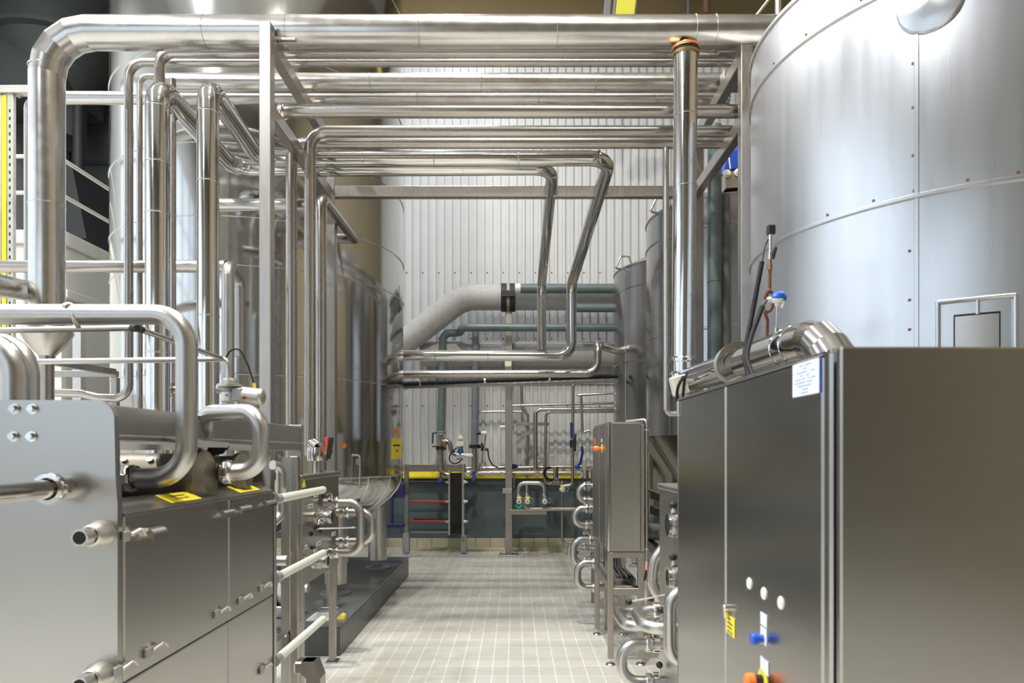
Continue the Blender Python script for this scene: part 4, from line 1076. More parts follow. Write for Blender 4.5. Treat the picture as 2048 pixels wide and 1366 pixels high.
for u, v in ((307, 1296), (440, 1222), (486, 1196), (527, 1172), (528, 1334)): clip(u, v, 1.2)
clip(262, 1068, 1.0); clip(245, 1334, 1.0)
# far end plate; a black strip stands for the shade in its gap
MB().box(xs-.03, xs+.004, 3.372, 3.40, .08, zt-.02, .004).build('end_plate', 'sheet_steel', m_)
MB().box(xs-.04, xs-.006, 3.355, 3.375, .08, zt-.02, .001).build('gasket_strip', 'black_gap', m_)
mb = MB(); pz = [(-2.6, 0), (-1.30, 0), (-1.23, 1.47), (-1.255, 1.60), (-1.30, 1.63), (-2.6, 1.63)]
mb.prism(pz, 3.36, 3.385, 'Y'); mb.build('end_plate', 'sheet_steel', m_)
# inner plate pack, drums and lids seen above the covers
MB().box(-2.4, -1.24, ym0+.04, 3.34, .12, 1.40, .01).build('plate_pack', 'dark_gasket', m_)
for (yd, rd_) in ((2.73, .098), (3.12, .085)):
    mb = MB(); mb.lathe([(.001, 0), (.07, 0), (rd_, .02), (rd_, .50), (rd_+.012, .50), (rd_+.012, .53), (rd_-.01, .54), (rd_-.03, .555), (.001, .555)], V(-1.77, yd, 1.545), (1, 0, 0), 40); dr = mb.build('drum', 'drum_metal', m_)
    for k in range(3):
        mb = MB(); p = V(-1.62+.10*k, yd-rd_*.72, 1.545+rd_*.70); mb.cyl(p, p+V(0, -.008, .008), .012, n=12); mb.build('plug', 'bright_fitting', dr)
for (a, b_) in ((2.14, 2.78), (2.60, 2.95), (2.98, 3.34)):
    k = .012 if abs(a-2.6) < .01 else 0
    mb = MB(); mb.prism([(-1.255+k, 1.655+k), (-1.245+k, 1.675+k), (-1.40, 1.700+k), (-1.44, 1.69+k), (-1.30, 1.655+k)], a, b_, 'Y'); mb.build('lid', 'sheet_steel', m_)
for (y_, w) in ((2.155, .02), (2.985, .02)):
    mb = MB(); mb.prism([(-1.25, 1.665), (-1.30, 1.69), (-1.38, 1.685), (-1.40, 1.655), (-1.33, 1.625), (-1.27, 1.64)], y_-.03, y_-.012, 'Y'); mb.build('hinge_end', 'black_gap', m_)
MB().box(-1.95, -1.56, 2.12, 3.33, 1.56, 1.60, .004).build('inner_shelf', 'dark_gasket', m_)
# long back cover running to the end post
cv = MB().box(-1.36, -1.34, 2.10, 4.30, 1.655, 1.805, .004).build('back_cover', 'sheet_steel', m_)
MB().box(-1.36, -1.33, 2.10, 4.30, 1.70, 1.706, .001).build('cover_lip', 'cast_steel', cv)
MB().box(-1.42, -1.335, 4.27, 4.30, 1.50, 1.817, .003).build('cover_end', 'frame_steel', m_)
MB().box(-1.40, -1.35, 4.24, 4.30, 0, 1.62, .004).build('cover_post', 'frame_steel', m_)

# swing pipes with union nuts running into the machine top
def z_pipe(label, y, pts, r, clampp, bend, valve=None):
    mb = MB(); mb.tube(pts, r, bend, 28, 9)
    ob = mb.build('steel_pipe', 'pickled_pipe', None, label, 'pipe')
    m2 = MB(); clamp(m2, clampp, (1, 0, 0), r, .042, .014); m2.build('union_nut', 'bright_fitting', ob)
    m2 = MB(); m2.cyl(clampp+V(-.03, 0, 0), clampp+V(-.075, 0, 0), r*1.02, n=24); m2.build('rubber_end', 'black_rubber', ob)
    return ob
yA = 2.46
ob = z_pipe('thick pipe from the left edge bending down into the near end of the machine', yA,
   [P(-60, 629, yA), P(373, 629, yA), P(373, 955, yA), P(253, 957, yA)], .0365, P(262, 957, yA), .115)
mb = MB(); q = P(147, 628, yA); mb.tube([q+V(-.012, -.037, .02), q+V(0, 0, .048), q+V(.02, -.036, -.01), q+V(.02, -.01, -.045), q+V(.0, .03, -.04)], .008, .03, 8); mb.build('hanger_band', 'cast_steel', ob)
yB2 = 2.80
ob = z_pipe('second bent pipe looping over the far half of the machine', yB2,
   [P(410, 900, yB2+.25)+V(0, 0, 0), P(410, 826, yB2+.12), P(522, 824, yB2), P(522, 943, yB2), P(448, 944, yB2)], .0355, P(456, 944, yB2), .088)
mb = MB(); c = P(408, 892, yB2+.2); mb.lathe([(.03, -.02), (.055, -.02), (.055, .0), (.045, .004), (.045, .02), (.03, .02)], c, (0, 0, 1), 28); mb.build('flange', 'bright_fitting', ob)
# third pipe peeking out at the far end
pipe('steel_pipe', 'short bent pipe peeking out between the machine and the grey panel post', 'pipe',
     [P(545, 930, 3.7), P(562, 932, 3.75), P(562, 1030, 3.75), P(546, 1045, 3.7)], .026, 'pickled_pipe', .05)
for i, v in enumerate((1121, 1278)):
    MB().cyl(P(540, v, 4.2), P(575, v, 4.2), .033, n=20).build('steel_pipe', 'pickled_pipe', None,
      ['stub of pale pipe behind the middle rod beside the grey panel post', 'stub of pale pipe behind the lowest rod beside the grey panel post'][i], 'pipe')
# thin instrument tubes
yT = 2.62
ob = pipe('thin_tube', 'thin tube hugging the underside of the thick bent pipe, ending in a black cap', 'pipe', [P(-60, 662, yT), P(266, 656, yT)], .0115, 'pickled_pipe', n=14)
MB().cyl(P(264, 656, yT), P(275, 656, yT-.01), .015, n=14).build('end_cap', 'black_rubber', ob)
yV = 3.25
ob = pipe('thin_tube', 'thin tube slanting from the black cap toward the motor valve', 'pipe', [P(281, 659, 2.70), P(443, 717, yV-.02)], .0115, 'pickled_pipe', n=14)
MB().cyl(P(277, 657, 2.69), P(285, 660, 2.71), .0145, n=14).build('end_cap', 'black_rubber', ob)
pipe('thin_tube', 'level thin tube below the slanting one, bending down into the motor valve', 'pipe',
     [P(40, 724, yV), P(456, 718, yV), P(459, 760, yV)], .0135, 'pickled_pipe', .035, n=14)
# motor valve
vt = thing('motor_valve', 'motor-driven valve with a cylindrical actuator on top of the second bent pipe', 'valve', P(465, 805, yV))
def QV(u, v, d=0): return P(u, v, yV+d)
mb = MB(); mb.lathe([(.001, Z(757, yV)), (.032, Z(757, yV)), (.035, Z(761, yV)), (.028, Z(767, yV)), (.06, Z(769, yV)), (.06, Z(774, yV)), (.03, Z(778, yV)), (.022, Z(783, yV)), (.042, Z(785, yV)), (.045, Z(803, yV)), (.001, Z(805, yV))], (X(461, yV), yV, 0), n=32)
mb.build('body', 'cast_steel', vt)
mb = MB(); mb.cyl(QV(484, 790), QV(521, 794), .040, n=28); mb.lathe([(.040, 0), (.036, .012), (.02, .02), (.001, .022)], QV(521, 794), (1, 0, -.05), 28); mb.build('actuator', 'cast_steel', vt)
MB().box(X(470, yV), X(490, yV), yV-.04, yV+.04, Z(802, yV), Z(777, yV), .005).build('gear_housing', 'zinc_grey', vt)
MB().cyl(QV(435, 777), QV(455, 780), .022, n=16).build('side_port', 'cast_steel', vt)
MB().cyl(QV(488, 796, -.045), QV(488, 796, -.05), .008, n=10).build('indicator', 'red_paint', vt, label='red indicator dot')
MB().cyl(QV(461, 792, 0)-V(0, .044, 0), QV(461, 792, 0)-V(0, .0465, 0), .004, n=10).build('screw_hole', 'black_gap', vt)
cbv = cable('thin black cable arching from the left tubes down to the motor valve actuator', [QV(452, 714), QV(463, 698), QV(480, 698), QV(496, 730), QV(509, 770), QV(510, 782)], .004)
MB().cyl(QV(508.5, 766), QV(509.5, 776), .007, n=10).build('cable_ferrule', 'yellow_plastic', cbv)
# big bends at far left edge, behind the front plate
pipe('steel_pipe', 'thick pipe bending over at the left edge, nearer of two side by side', 'pipe', [P(-80, 690, 2.6), P(30, 690, 2.6), P(30, 900, 2.6)], .050, 'pickled_pipe', .12, n=28)
pipe('steel_pipe', 'thick pipe bending over at the left edge, partly hidden behind its twin', 'pipe', [P(-80, 684, 2.78), P(57, 686, 2.78), P(57, 900, 2.78)], .040, 'pickled_pipe', .13, n=28)
# ------------------------------------------------------------------ pipes and equipment at the back wall
g = thing('insulated_pipe', 'fat grey foam-insulated pipe rising from the left and running level to the right', 'pipe', (0, 10.85, 3.5))
yG = 10.85
MB().tube([P(700, 775, yG), P(812, 682, yG), P(925, 595, yG), V(1.75, yG, Z(595, yG))], .203, [0, .3, .62, 0], 40, 12).build('insulation', 'insulation_grey', g)
for u in (1008, 1025): 
    mb = MB(); mb.lathe([(.2, -.045), (.222, -.045), (.222, .045), (.2, .045)], V(X(u, yG), yG, Z(595, yG)), (1, 0, 0), 40); mb.build('pipe_clamp', 'dark_gasket', g, label='dark pipe clamp')
MB().box(X(1004, yG), X(1030, yG), yG-.25, yG-.2, Z(600, yG), Z(588, yG), .003).build('clamp_bar', 'black_rubber', g)
yG2 = 11.14
g = thing('insulated_pipe', 'fat grey foam-insulated pipe running level behind the shiny wall pipe', 'pipe', (0, yG2, 2.9))
MB().tube([V(X(842, yG2), yG2, Z(708, yG2)), V(1.75, yG2, Z(708, yG2))], .20, 0, 40).build('insulation', 'insulation_grey', g)
mb = MB(); mb.lathe([(.2, -.11), (.215, -.11), (.215, .11), (.2, .11)], V(X(1017, yG2), yG2, Z(708, yG2)), (1, 0, 0), 40); mb.build('pipe_clamp', 'zinc_grey', g)
yP = 10.90
ps = thing('support_post', 'square steel post holding up the fat grey pipe before the corrugated wall', 'post', (X(1018, yP), yP, 0))
xp_ = X(1017.5, yP)
MB().box(xp_-.055, xp_+.055, yP-.05, yP+.03, 0.012, Z(617, yP), .005).build('post', 'frame_steel', ps)
MB().box(xp_-.16, xp_+.16, yP-.12, yP+.1, 0, .014, .003).build('foot_plate', 'frame_steel', ps)
for dx in (-.12, .12): MB().cyl((xp_+dx, yP-.08, .01), (xp_+dx, yP-.08, .06), .010, n=6).build('anchor_bolt', 'zinc_grey', ps)
MB().bar((xp_-.1, yP, Z(622, yP)), (xp_+.1, yP, Z(622, yP)), .03, .03).build('cross_pin', 'brass_dark', ps)
MB().box(X(1010, 10.5), X(1023, 10.5), 10.3, 10.88, Z(736, 10.5), Z(721, 10.5), .004).build('pipe_bracket', 'cream_plastic', ps)
MB().cyl((X(1000, 10.7), 10.75, Z(853, 10.7)), (X(1010, 10.7), 10.75, Z(853, 10.7)), .02, n=12).build('stub', 'bright_fitting', ps)
MB().box(X(1005, 10.8), X(1024, 10.8), 10.83, 10.86, Z(987, 10.8), Z(977, 10.8), .003).build('small_plate', 'zinc_grey', ps)

yH = 10.52
ob = pipe('plastic_pipe', 'grey-green pipe along the upper edge of the fat grey pipe', 'pipe', [V(X(1040, yH), yH, Z(577, yH)), V(1.75, yH, Z(577, yH))], .074, 'pipe_green_grey')
MB().cyl(V(X(1030, yH), yH, Z(577, yH)), V(X(1041, yH), yH, Z(577, yH)), .076, n=28).build('pale_end', 'white_plastic', ob, label='pale pipe end')
pipe('plastic_pipe', 'grey-green pipe along the lower edge of the fat grey pipe, right of the twin drops', 'pipe', [V(X(1146, yH), yH, Z(616, yH)), V(1.75, yH, Z(616, yH))], .066, 'pipe_green_grey')
yK = 10.9
pipe('plastic_pipe', 'dark grey-green pipe between the two fat grey pipes with a hooked left end', 'pipe',
     [V(1.75, yK-.28, Z(655, yK-.28)), V(X(923, yK-.28), yK-.28, Z(655, yK-.28)), V(X(921, yK), yK, Z(666, yK)), V(X(886, yK), yK, Z(666, yK)), V(X(885, yK), yK, Z(745, yK)), V(X(882, yK), yK, Z(862, yK))],
     .062, 'pipe_green_grey', .12)
pipe('plastic_pipe', 'blue-grey vertical pipe dropping from the dark green pipe to the right flange', 'pipe',
     [V(X(951, yK), yK, Z(662, yK)), V(X(951, yK), yK, Z(745, yK)), V(X(949, yK), yK, Z(890, yK))], .056, 'pipe_blue_grey', .2)

# clad pipe, its elbow, hose and rail across
yC = 8.6
ob = pipe('steel_pipe', 'golden-toned pipe below the shiny wall pipe with an upturned right end', 'pipe',
     [V(-1.65, yC, Z(749, yC)), V(X(1195, yC), yC, Z(747, yC)), V(X(1196, yC), yC, Z(688, yC)), V(X(1198, yC+.35), yC+.4, Z(690, yC+.35)), V(1.42, yC+.55, Z(703, yC+.5))], .050, 'pipe_steel', [.1, .15, .12, .12, .1])
MB().bar(P(800, 775, 9.02), P(1236, 763, 8.95), .05, .035).build('cable_rail', 'frame_steel', None, 'flat steel rail under the black hose across the back', 'rail')
ob = cable('long black hose running across the back just under the golden-toned pipe', [P(800, 768, 8.98), P(1236, 752, 8.88)], .028, name='hose')
for u in (841, 971, 1100):
    k = (u-800)/436; p = P(800, 768, 8.98).lerp(P(1236, 752, 8.88), k)
    mb = MB(); mb.lathe([(.027, -.012), (.034, -.012), (.034, .012), (.027, .012)], p, (1, -.03, .03), 16); mb.build('hose_clip', 'bright_fitting', ob)
# plate heat exchanger
yE = 11.05
hx = thing('heat_exchanger', 'small plate heat exchanger with a black plate pack and red rods by the green wall', 'heat exchanger', (X(870, yE), yE, 0))
def bx(u0, u1, v0, v1, d, n_, mat, b=.004, dy=0): return MB().box(X(u0, yE), X(u1, yE), yE-d+dy, yE+d+dy, Z(v1, yE), Z(v0, yE), b).build(n_, mat, hx)
bx(809, 818, 928, 1072, .04, 'end_post', 'frame_steel'); bx(807, 819, 1066, 1105, .07, 'foot', 'zinc_grey')
bx(815, 930, 929, 943, .05, 'top_beam', 'frame_steel')
bx(815, 902, 1062, 1066, .02, 'bottom_rail', 'frame_steel')
bx(898, 902.5, 941, 1068, .16, 'pressure_plate', 'pickled_pipe'); bx(925, 930, 928, 1069, .17, 'frame_plate', 'pickled_pipe')
mb = MB(); x0, x1 = X(902.8, yE), X(924.6, yE)
for i in range(22):
    a = x0+(x1-x0)*i/22; mb.box(a, a+(x1-x0)/22*.72, yE-.15, yE+.15, Z(1065, yE), Z(946, yE), .001)
mb.build('plate_pack', 'dark_gasket', hx)
bx(922, 933, 1069, 1105, .06, 'foot', 'zinc_grey')
for (v, mat) in ((964, 'black_rubber'), (1003, 'red_paint'), (1043, 'red_paint')):
    zz = Z(v, yE-.16)
    rd = MB().cyl((X(823, yE), yE-.16, zz), (X(893, yE), yE-.16, zz), .018, n=14).build('tie_rod', mat, hx, label='red sleeved tie rod' if mat == 'red_paint' else 'black sleeved tie rod')
    MB().cyl((X(893, yE), yE-.16, zz), (X(900, yE), yE-.16, zz), .022, n=6).build('nut', 'bright_fitting', rd)
    mb = MB(); mb.cyl((X(929, yE), yE-.17, zz), (X(934, yE), yE-.17, zz), .03, n=6).cyl((X(934, yE), yE-.17, zz), (X(937, yE), yE-.17, zz), .02, n=10); mb.build('nut', 'bright_fitting', rd)
for v in (960, 1040): MB().cyl((X(826, yE), yE+.12, Z(v, yE)), (X(893, yE), yE+.12, Z(v, yE)), .016, n=12).build('tie_rod', 'black_rubber', hx)
# connecting pipework of the exchanger
yW = 10.86
def flange(mb, u, v, r): mb.lathe([(.03, -.03), (r, -.03), (r, -.006), (r*.8, -.004), (r*.8, .004), (r, .006), (r, .03), (.03, .03)], P(u, v, yW), (0, 0, 1), 24)
cp = cp0 = thing('connection_pipe', 'steel pipe from the left flange down into the heat exchanger', 'pipe', P(882, 950, yW))
mb = MB(); flange(mb, 882, 866, .085); mb.build('flange', 'zinc_grey', cp)
mb = MB(); flange(mb, 882, 896, .085); mb.build('flange', 'dark_gasket', cp)
MB().tube([P(882, 868, yW), P(882, 946, yW), P(898, 950, yW)], .042, .12, 18).build('tube', 'pipe_steel', cp)
MB().tube([P(882, 882, yW), P(901, 882, yW), P(902, 905, yW), P(922, 912, yW)], .038, .11, 18).build('branch', 'pipe_steel', cp)
MB().box(X(886, yW), X(893, yW), yW-.06, yW+.06, Z(897, yW), Z(883, yW), .01).build('bracket', 'brass_dark', cp)
for v, dv in ((866, 20), (893, 0)):
    mb = MB(); mb.cyl(P(882, v, yW), P(865, v, yW-.02), .010, n=8); mb.bar(P(866, v-1, yW-.02), P(865, v+dv+1, yW-.03), .025, .012)
    mb.build('lever', 'black_rubber', cp)
mb = MB(); mb.cyl(P(876, 900, yW), P(876, 928, yW), .012, n=8); mb.build('drain_tube', 'zinc_grey', cp)
cp = thing('connection_pipe', 'steel pipe from the right flange down into the heat exchanger', 'pipe', P(949, 950, yW))
mb = MB(); flange(mb, 949, 893, .09); mb.build('flange', 'dark_gasket', cp)
MB().tube([P(949, 895, yW), P(949, 944, yW), P(930, 949, yW)], .044, .12, 18).build('tube', 'pipe_steel', cp)
mb = MB(); mb.lathe([(.05, -.02), (.062, -.02), (.062, .02), (.05, .02)], P(937, 947, yW), (1, 0, 0), 18); mb.build('union_nut', 'bright_fitting', cp)
MB().cyl(P(928, 911, yW), P(948, 911, yW), .036, n=18).build('side_pipe', 'white_plastic', cp)
va = thing('valve_actuator', 'pneumatic control valve with pale actuator between the two exchanger pipes', 'valve', P(921, 918, yW))
mb = MB(); mb.lathe([(.001, Z(869, yW)), (.02, Z(870, yW)), (.025, Z(872, yW)), (.055, Z(874, yW)), (.06, Z(878, yW)), (.03, Z(880, yW)), (.03, Z(885, yW))], (X(921, yW), yW, 0), n=20)
mb.box(X(913, yW), X(928.5, yW), yW-.06, yW+.05, Z(893, yW), Z(883.5, yW), .006); mb.build('actuator', 'cream_plastic', va)
MB().cyl(P(921, 893, yW), P(921, 905, yW), .042, n=16).build('yoke', 'bright_fitting', va)
MB().cyl(P(921, 899, yW), P(921, 906, yW), .048, n=16).build('collar', 'blue_paint', va, label='blue collar')
mb = MB()
for u in (916, 926): mb.lathe([(.02, -.02), (.06, -.02), (.06, .02), (.02, .02)], P(u, 912, yW), (1, 0, 0), 20)
mb.cyl(P(914, 912, yW), P(928, 912, yW), .045, n=18); mb.build('body', 'bright_fitting', va)
cable('dark looped cable hanging below the pneumatic control valve', [P(914, 895, yW-.06), P(903, 905, yW-.08), P(897, 918, yW-.08), P(905, 928, yW-.08), P(917, 926, yW-.08), P(924, 918, yW-.06)], .010)
sb = thing('side_valve', 'small dark valve and pale gauge beside the right blue-grey pipe', 'valve', P(962, 900, yW))
MB().cyl(P(954, 866, yW), P(962, 866, yW), .03, n=12).build('connector', 'black_rubber', sb)
MB().cyl(P(962, 866, yW), P(973, 866, yW), .028, .035, n=16).build('gauge', 'cream_plastic', sb)
mb = MB(); mb.cyl(P(956, 892, yW), P(968, 893, yW), .022, n=10).cyl(P(964, 886, yW), P(964, 902, yW), .02, n=10).cyl(P(969, 899, yW), P(977, 899, yW), .022, n=10); mb.build('body', 'dark_gasket', sb)
MB().tube([P(972, 870, yW), P(970, 885, yW), P(966, 902, yW), P(964, 925, yW)], .006, .03, 8).build('wire', 'cable_black', sb)
cable('dark cable from the small side valve along the wall to the support post', [P(976, 899, yW), P(977, 915, yW), P(984, 929, yW+.1), P(997, 937, yW+.2), P(1011, 935, yW+.1)], .010)
for u, v in ((881, 960), (948, 957)):
    mb = MB(); mb.lathe([(.001, Z(v+6, 10.8)), (.05, Z(v+5, 10.8)), (.04, Z(v-2, 10.8)), (.015, Z(v-8, 10.8)), (.012, Z(v-14, 10.8))], (X(u, 10.8), 10.8, 0), n=16)
    mb.build('valve_knob', 'blue_dark', cp0 if u < 900 else cp, label='dark blue hanging knob')
# pipe rails along the wall behind the post
yR1 = 11.2
wp = pipe('wall_pipe', 'level steel pipe low along the wall, upper of two above the yellow sill', 'pipe', [V(X(932, yR1), yR1, Z(937, yR1)), V(X(1168, yR1), yR1, Z(933, yR1))], .030, 'pipe_steel')
pipe('wall_pipe', 'level steel pipe low along the wall, lower and thicker of two', 'pipe', [V(X(932, 10.95), 10.95+.17, Z(946, 11.1)), V(X(1182, 10.95), 11.12, Z(946, 11.1))], .038, 'pipe_steel')

# small-bore lines right of the post
def tubes(label, uv, r, y, mat='pipe_steel', bend=.07):
    return pipe('thin_tube', label, 'pipe', [P(u, v, yy if False else y) if len(q) == 2 else P(q[0], q[1], q[2]) for q in uv for (u, v) in [q[:2]]], r, mat, bend, n=12)
yS = 10.75
tubes('thin line crossing behind the support post at the triangular bracket height', [(954, 830), (956, 824), (1010, 823), (1050, 823), (1056, 830), (1054, 955)], .022, 11.2)
tubes('thin line dropping from the cable rail and joining the crossing thin line', [(1043, 768), (1044, 815), (1052, 823)], .024, 11.15)
tubes('thin level line, upper of three running right to the far tank', [(1024, 811), (1240, 806)], .022, 10.9)
tubes('thickest level line with a bend dropping onto the triangular bracket', [(1232, 818), (1080, 819), (1071, 824), (1071, 938)], .033, 10.7)
tubes('level line with the shortest bend at the right end of the triangular bracket', [(1232, 823), (1096, 824), (1092, 830), (1090, 930), (1089, 968), (1110, 966)], .024, 10.85)
tubes('thin tall line with a rounded top left of the legged cabinet', [(1236, 763), (1150, 766), (1146, 772), (1145, 970), (1128, 972)], .024, 10.4)
tubes('thin slanting line dropping to a hook above the legged cabinet', [(1236, 786), (1150, 790), (1162, 790), (1165, 865), (1179, 861)], .020, 10.3, bend=.02)
tubes('thin grey line running from the gauge valve down to the floor cove', [(1124, 985), (1124, 1082), (1130, 1085), (1160, 1086)], .020, 10.9)
tubes('level line at knee height from the green-handled valve to the stacked bends', [(1050, 1010), (1054, 1018), (1160, 1018)], .032, 10.7)
tubes('inverted U line joining the left and right round-headed valves', [(1037, 985), (1038, 972), (1046, 966), (1080, 966), (1088, 972), (1089, 985)], .034, 10.6, 'pickled_pipe', .10)
tubes('short line from the inverted U down to the middle round-headed valve', [(1054, 968), (1054, 992)], .026, 10.6, 'pickled_pipe')
tubes('thin stub line hanging below the wall pipes beside the post', [(1028, 945), (1028, 975)], .018, 10.9)
br = thing('wall_bracket', 'triangular steel wall bracket with a slanting strut right of the post', 'bracket', P(1065, 850, 10.95))
MB().bar(P(1032, 848, 10.95), P(1098, 848, 10.95), .06, .05).build('arm', 'frame_steel', br)
MB().bar(P(1072, 852, 10.95), P(1034, 886, 10.95), .06, .05).build('strut', 'frame_steel', br)
MB().box(X(1020, 10.85), X(1094, 10.85), 10.8, 10.95, Z(1029, 10.85), Z(1019, 10.85), .004).build('shelf_rail', 'frame_steel', None, 'flat steel rail bolted across below the round-headed valves', 'rail')
def round_valve(label, u, v, y, r=.042, extra='yellow_plastic', tilt=0):
    t = thing('round_valve', label, 'valve', P(u, v, y))
    c = P(u, v, y); ax = V(tilt, -1, 0).normalized()
    mb = MB(); mb.lathe([(.001, .03), (r*.25, .03), (r*.3, .02), (r*.9, .02), (r, .012), (r, -.02), (r*.7, -.05), (.001, -.05)], c, ax, 26); mb.build('head', 'white_plastic', t)
    mb = MB(); mb.lathe([(.001, .031), (r*.22, .031)], c, ax, 12); mb.build('hub', 'black_gap', t)
    mb = MB(); mb.box(c.x-.03, c.x+.03, c.y+.02, c.y+.08, c.z-.03, c.z+.10, .006); mb.lathe([(.02, -.02), (.042, -.02), (.042, .02), (.02, .02)], c+V(0, .05, .11), (0, 0, 1), 16); mb.build('body', 'bright_fitting', t)
    if extra: MB().box(c.x-.035, c.x+.04, c.y-.01, c.y+.03, c.z+.045, c.z+.07, .005).build('tag', extra, t)
    mb = MB(); mb.tube([c+V(.05, 0, .04), c+V(.09, .0, .05), c+V(.09, 0, -.02), c+V(.05, 0, -.03)], .008, .02, 8); mb.build('hose', 'cable_grey', t)
    return t
rv = round_valve('round-headed valve, left of the row of three below the inverted U', 1038, 1003, 10.55)
round_valve('round-headed valve, middle of the row of three below the inverted U', 1055, 1003, 10.55)
round_valve('round-headed valve, right of the row of three below the inverted U', 1089.5, 1003, 10.55, extra=None)
round_valve('round-headed valve alone above the wall pipes', 1073, 922, 10.9)
round_valve('round-headed valve turned aside at the top of the thin grey line', 1125, 979, 10.7, tilt=.5)
MB().tube([P(1031, 1010, 10.5), P(1037, 1018, 10.5), P(1045, 1010, 10.5)], .02, .03, 10).build('valve_grip', 'green_plastic', rv, label='green grip')
vv = thing('solenoid_valve', 'small valve block with a blue cap under the wall pipes', 'valve', P(1112, 965, 10.8))
MB().box(X(1104, 10.8), X(1119, 10.8), 10.72, 10.82, Z(970, 10.8), Z(962, 10.8), .005).build('block', 'brass_dark', vv)
MB().lathe([(.001, .05), (.03, .045), (.045, .02), (.045, 0)], P(1113, 961, 10.77), (0, 0, 1), 20).build('cap', 'blue_plastic', vv, label='blue cap')
MB().cyl(P(1110, 934, 10.8), P(1110, 958, 10.8), .028, n=14).build('riser', 'bright_fitting', vv)
MB().cyl(P(1114, 934, 10.85), P(1114, 958, 10.85), .02, n=14).build('black_tube', 'black_rubber', vv)
cable('black cable looping from the wall pipes to the blue-capped valve block', [P(1102, 936, 10.75), P(1094, 933, 10.75), P(1087, 945, 10.75), P(1092, 956, 10.75), P(1104, 961, 10.75)], .018)
MB().cyl(P(1023, 933, 11.1), P(1036, 932, 11.1), .05, .02, n=16).build('valve_handle', 'blue_dark', wp, label='dark blue handle')
tt = thing('lever_valve', 'valve with a tall blue lever left of the legged cabinet', 'valve', P(1168, 925, 9.6))
mb = MB(); mb.tube([P(1153, 935, 9.6), P(1161, 926, 9.6), P(1165, 905, 9.6), P(1164, 893, 9.6)], .018, .05, 10); mb.build('lever', 'blue_dark', tt, label='blue lever')
MB().sphere(P(1155, 934, 9.58), .035, 14, 9).build('knob', 'blue_paint', tt)
MB().cyl(P(1170, 922, 9.65), P(1169, 940, 9.65), .035, .025, n=16).build('neck', 'white_plastic', tt)
mb = MB(); mb.cyl(P(1160, 948, 9.65), P(1180, 948, 9.65), .04, n=16).cyl(P(1171, 940, 9.65), P(1171, 957, 9.65), .055, n=16); mb.build('body', 'bright_fitting', tt)
tt = thing('lever_valve', 'dark valve halfway down the thin tall line', 'valve', P(1146, 888, 10.3))
mb = MB(); mb.cyl(P(1146, 880, 10.35), P(1146, 895, 10.35), .05, n=16).cyl(P(1139, 887, 10.35), P(1153, 882, 10.35), .02, n=10); mb.build('body', 'black_rubber', tt)
MB().bar(P(1142, 845, 10.3), P(1143, 876, 10.3), .03, .05).build('lever', 'blue_dark', tt, label='dark blue lever')
MB().bar(P(1151, 868, 10.3), P(1150, 903, 10.3), .03, .03).build('lever', 'black_rubber', tt)
# squeegee / blue tool behind the polished tank
sq = thing('floor_tool', 'purple-blue long-handled floor tool leaning by the wall under the polished tank', 'tool', P(784, 1052, 10.6))
MB().cyl(P(783, 980, 10.75), P(784, 1048, 10.6), .028, n=12).build('handle', 'navy_plastic', sq)
MB().box(X(768, 10.55), X(809, 10.55), 10.5, 10.62, Z(1055, 10.55), Z(1047, 10.55), .01).build('head', 'navy_plastic', sq)
MB().box(X(786, 10.8), X(809, 10.8), 10.75, 10.85, Z(995, 10.8), Z(966, 10.8), .01).build('bucket_clip', 'navy_plastic', sq)

# ------------------------------------------------------------------ dark green vertical pipes, blue motor on the middle tank
yD = 6.18
pipe('plastic_pipe', 'grey-green vertical pipe with joint rings in front of the middle right tank', 'pipe', [V(X(1429, yD), yD, .05), V(X(1429, yD), yD, 4.6)], .062, 'pipe_green_grey',
     seams=[(V(X(1429, yD), yD, .05), V(X(1429, yD), yD, 4.6), .062, [(Z(v, yD)-.05)/4.55 for v in (448, 563)])])
pipe('plastic_pipe', 'darker slim vertical pipe right behind the grey-green one', 'pipe', [V(X(1450, 6.25), 6.25, .05), V(X(1450, 6.25), 6.25, Z(395, 6.25))], .045, 'beam_grey')
bm_ = thing('blue_motor', 'bright blue gear motor with pale handwheels on top of the middle right tank', 'motor', P(1465, 350, 6.5))
yM = 6.5
poly = [(X(1443, yM), Z(350, yM)), (X(1446, yM), Z(327, yM)), (X(1462, yM), Z(310, yM)), (X(1482, yM), Z(306, yM)), (X(1490, yM), Z(312, yM)), (X(1490, yM), Z(338, yM)), (X(1470, yM), Z(343, yM))]
MB().prism(poly, yM-.10, yM+.14, 'Y').build('gear_case', 'blue_paint', bm_)
MB().cyl(V(X(1472, yM), yM, Z(312, yM)), V(X(1474, yM), yM, Z(285, yM)), .07, n=24).build('motor', 'blue_paint', bm_)
for u, v in ((1454, 347), (1476, 345)):
    MB().lathe([(.001, .02), (.02, .02), (.024, .01), (.036, .008), (.036, -.008), (.001, -.008)], P(u, v, yM-.13), (0, -1, 0), 24).build('handwheel', 'cream_plastic', bm_)
MB().bar(P(1458, 315, yM-.13), P(1461, 338, yM-.13), .012, .012).build('strap', 'white_plastic', bm_)
MB().prism([(X(1443, yM), Z(355, yM)), (X(1480, yM), Z(350, yM)), (X(1500, yM), Z(355, yM)), (X(1500, yM), Z(382, yM)), (X(1444, yM), Z(386, yM))], yM-.12, yM+.14, 'Y').build('mount', 'frame_steel', bm_)
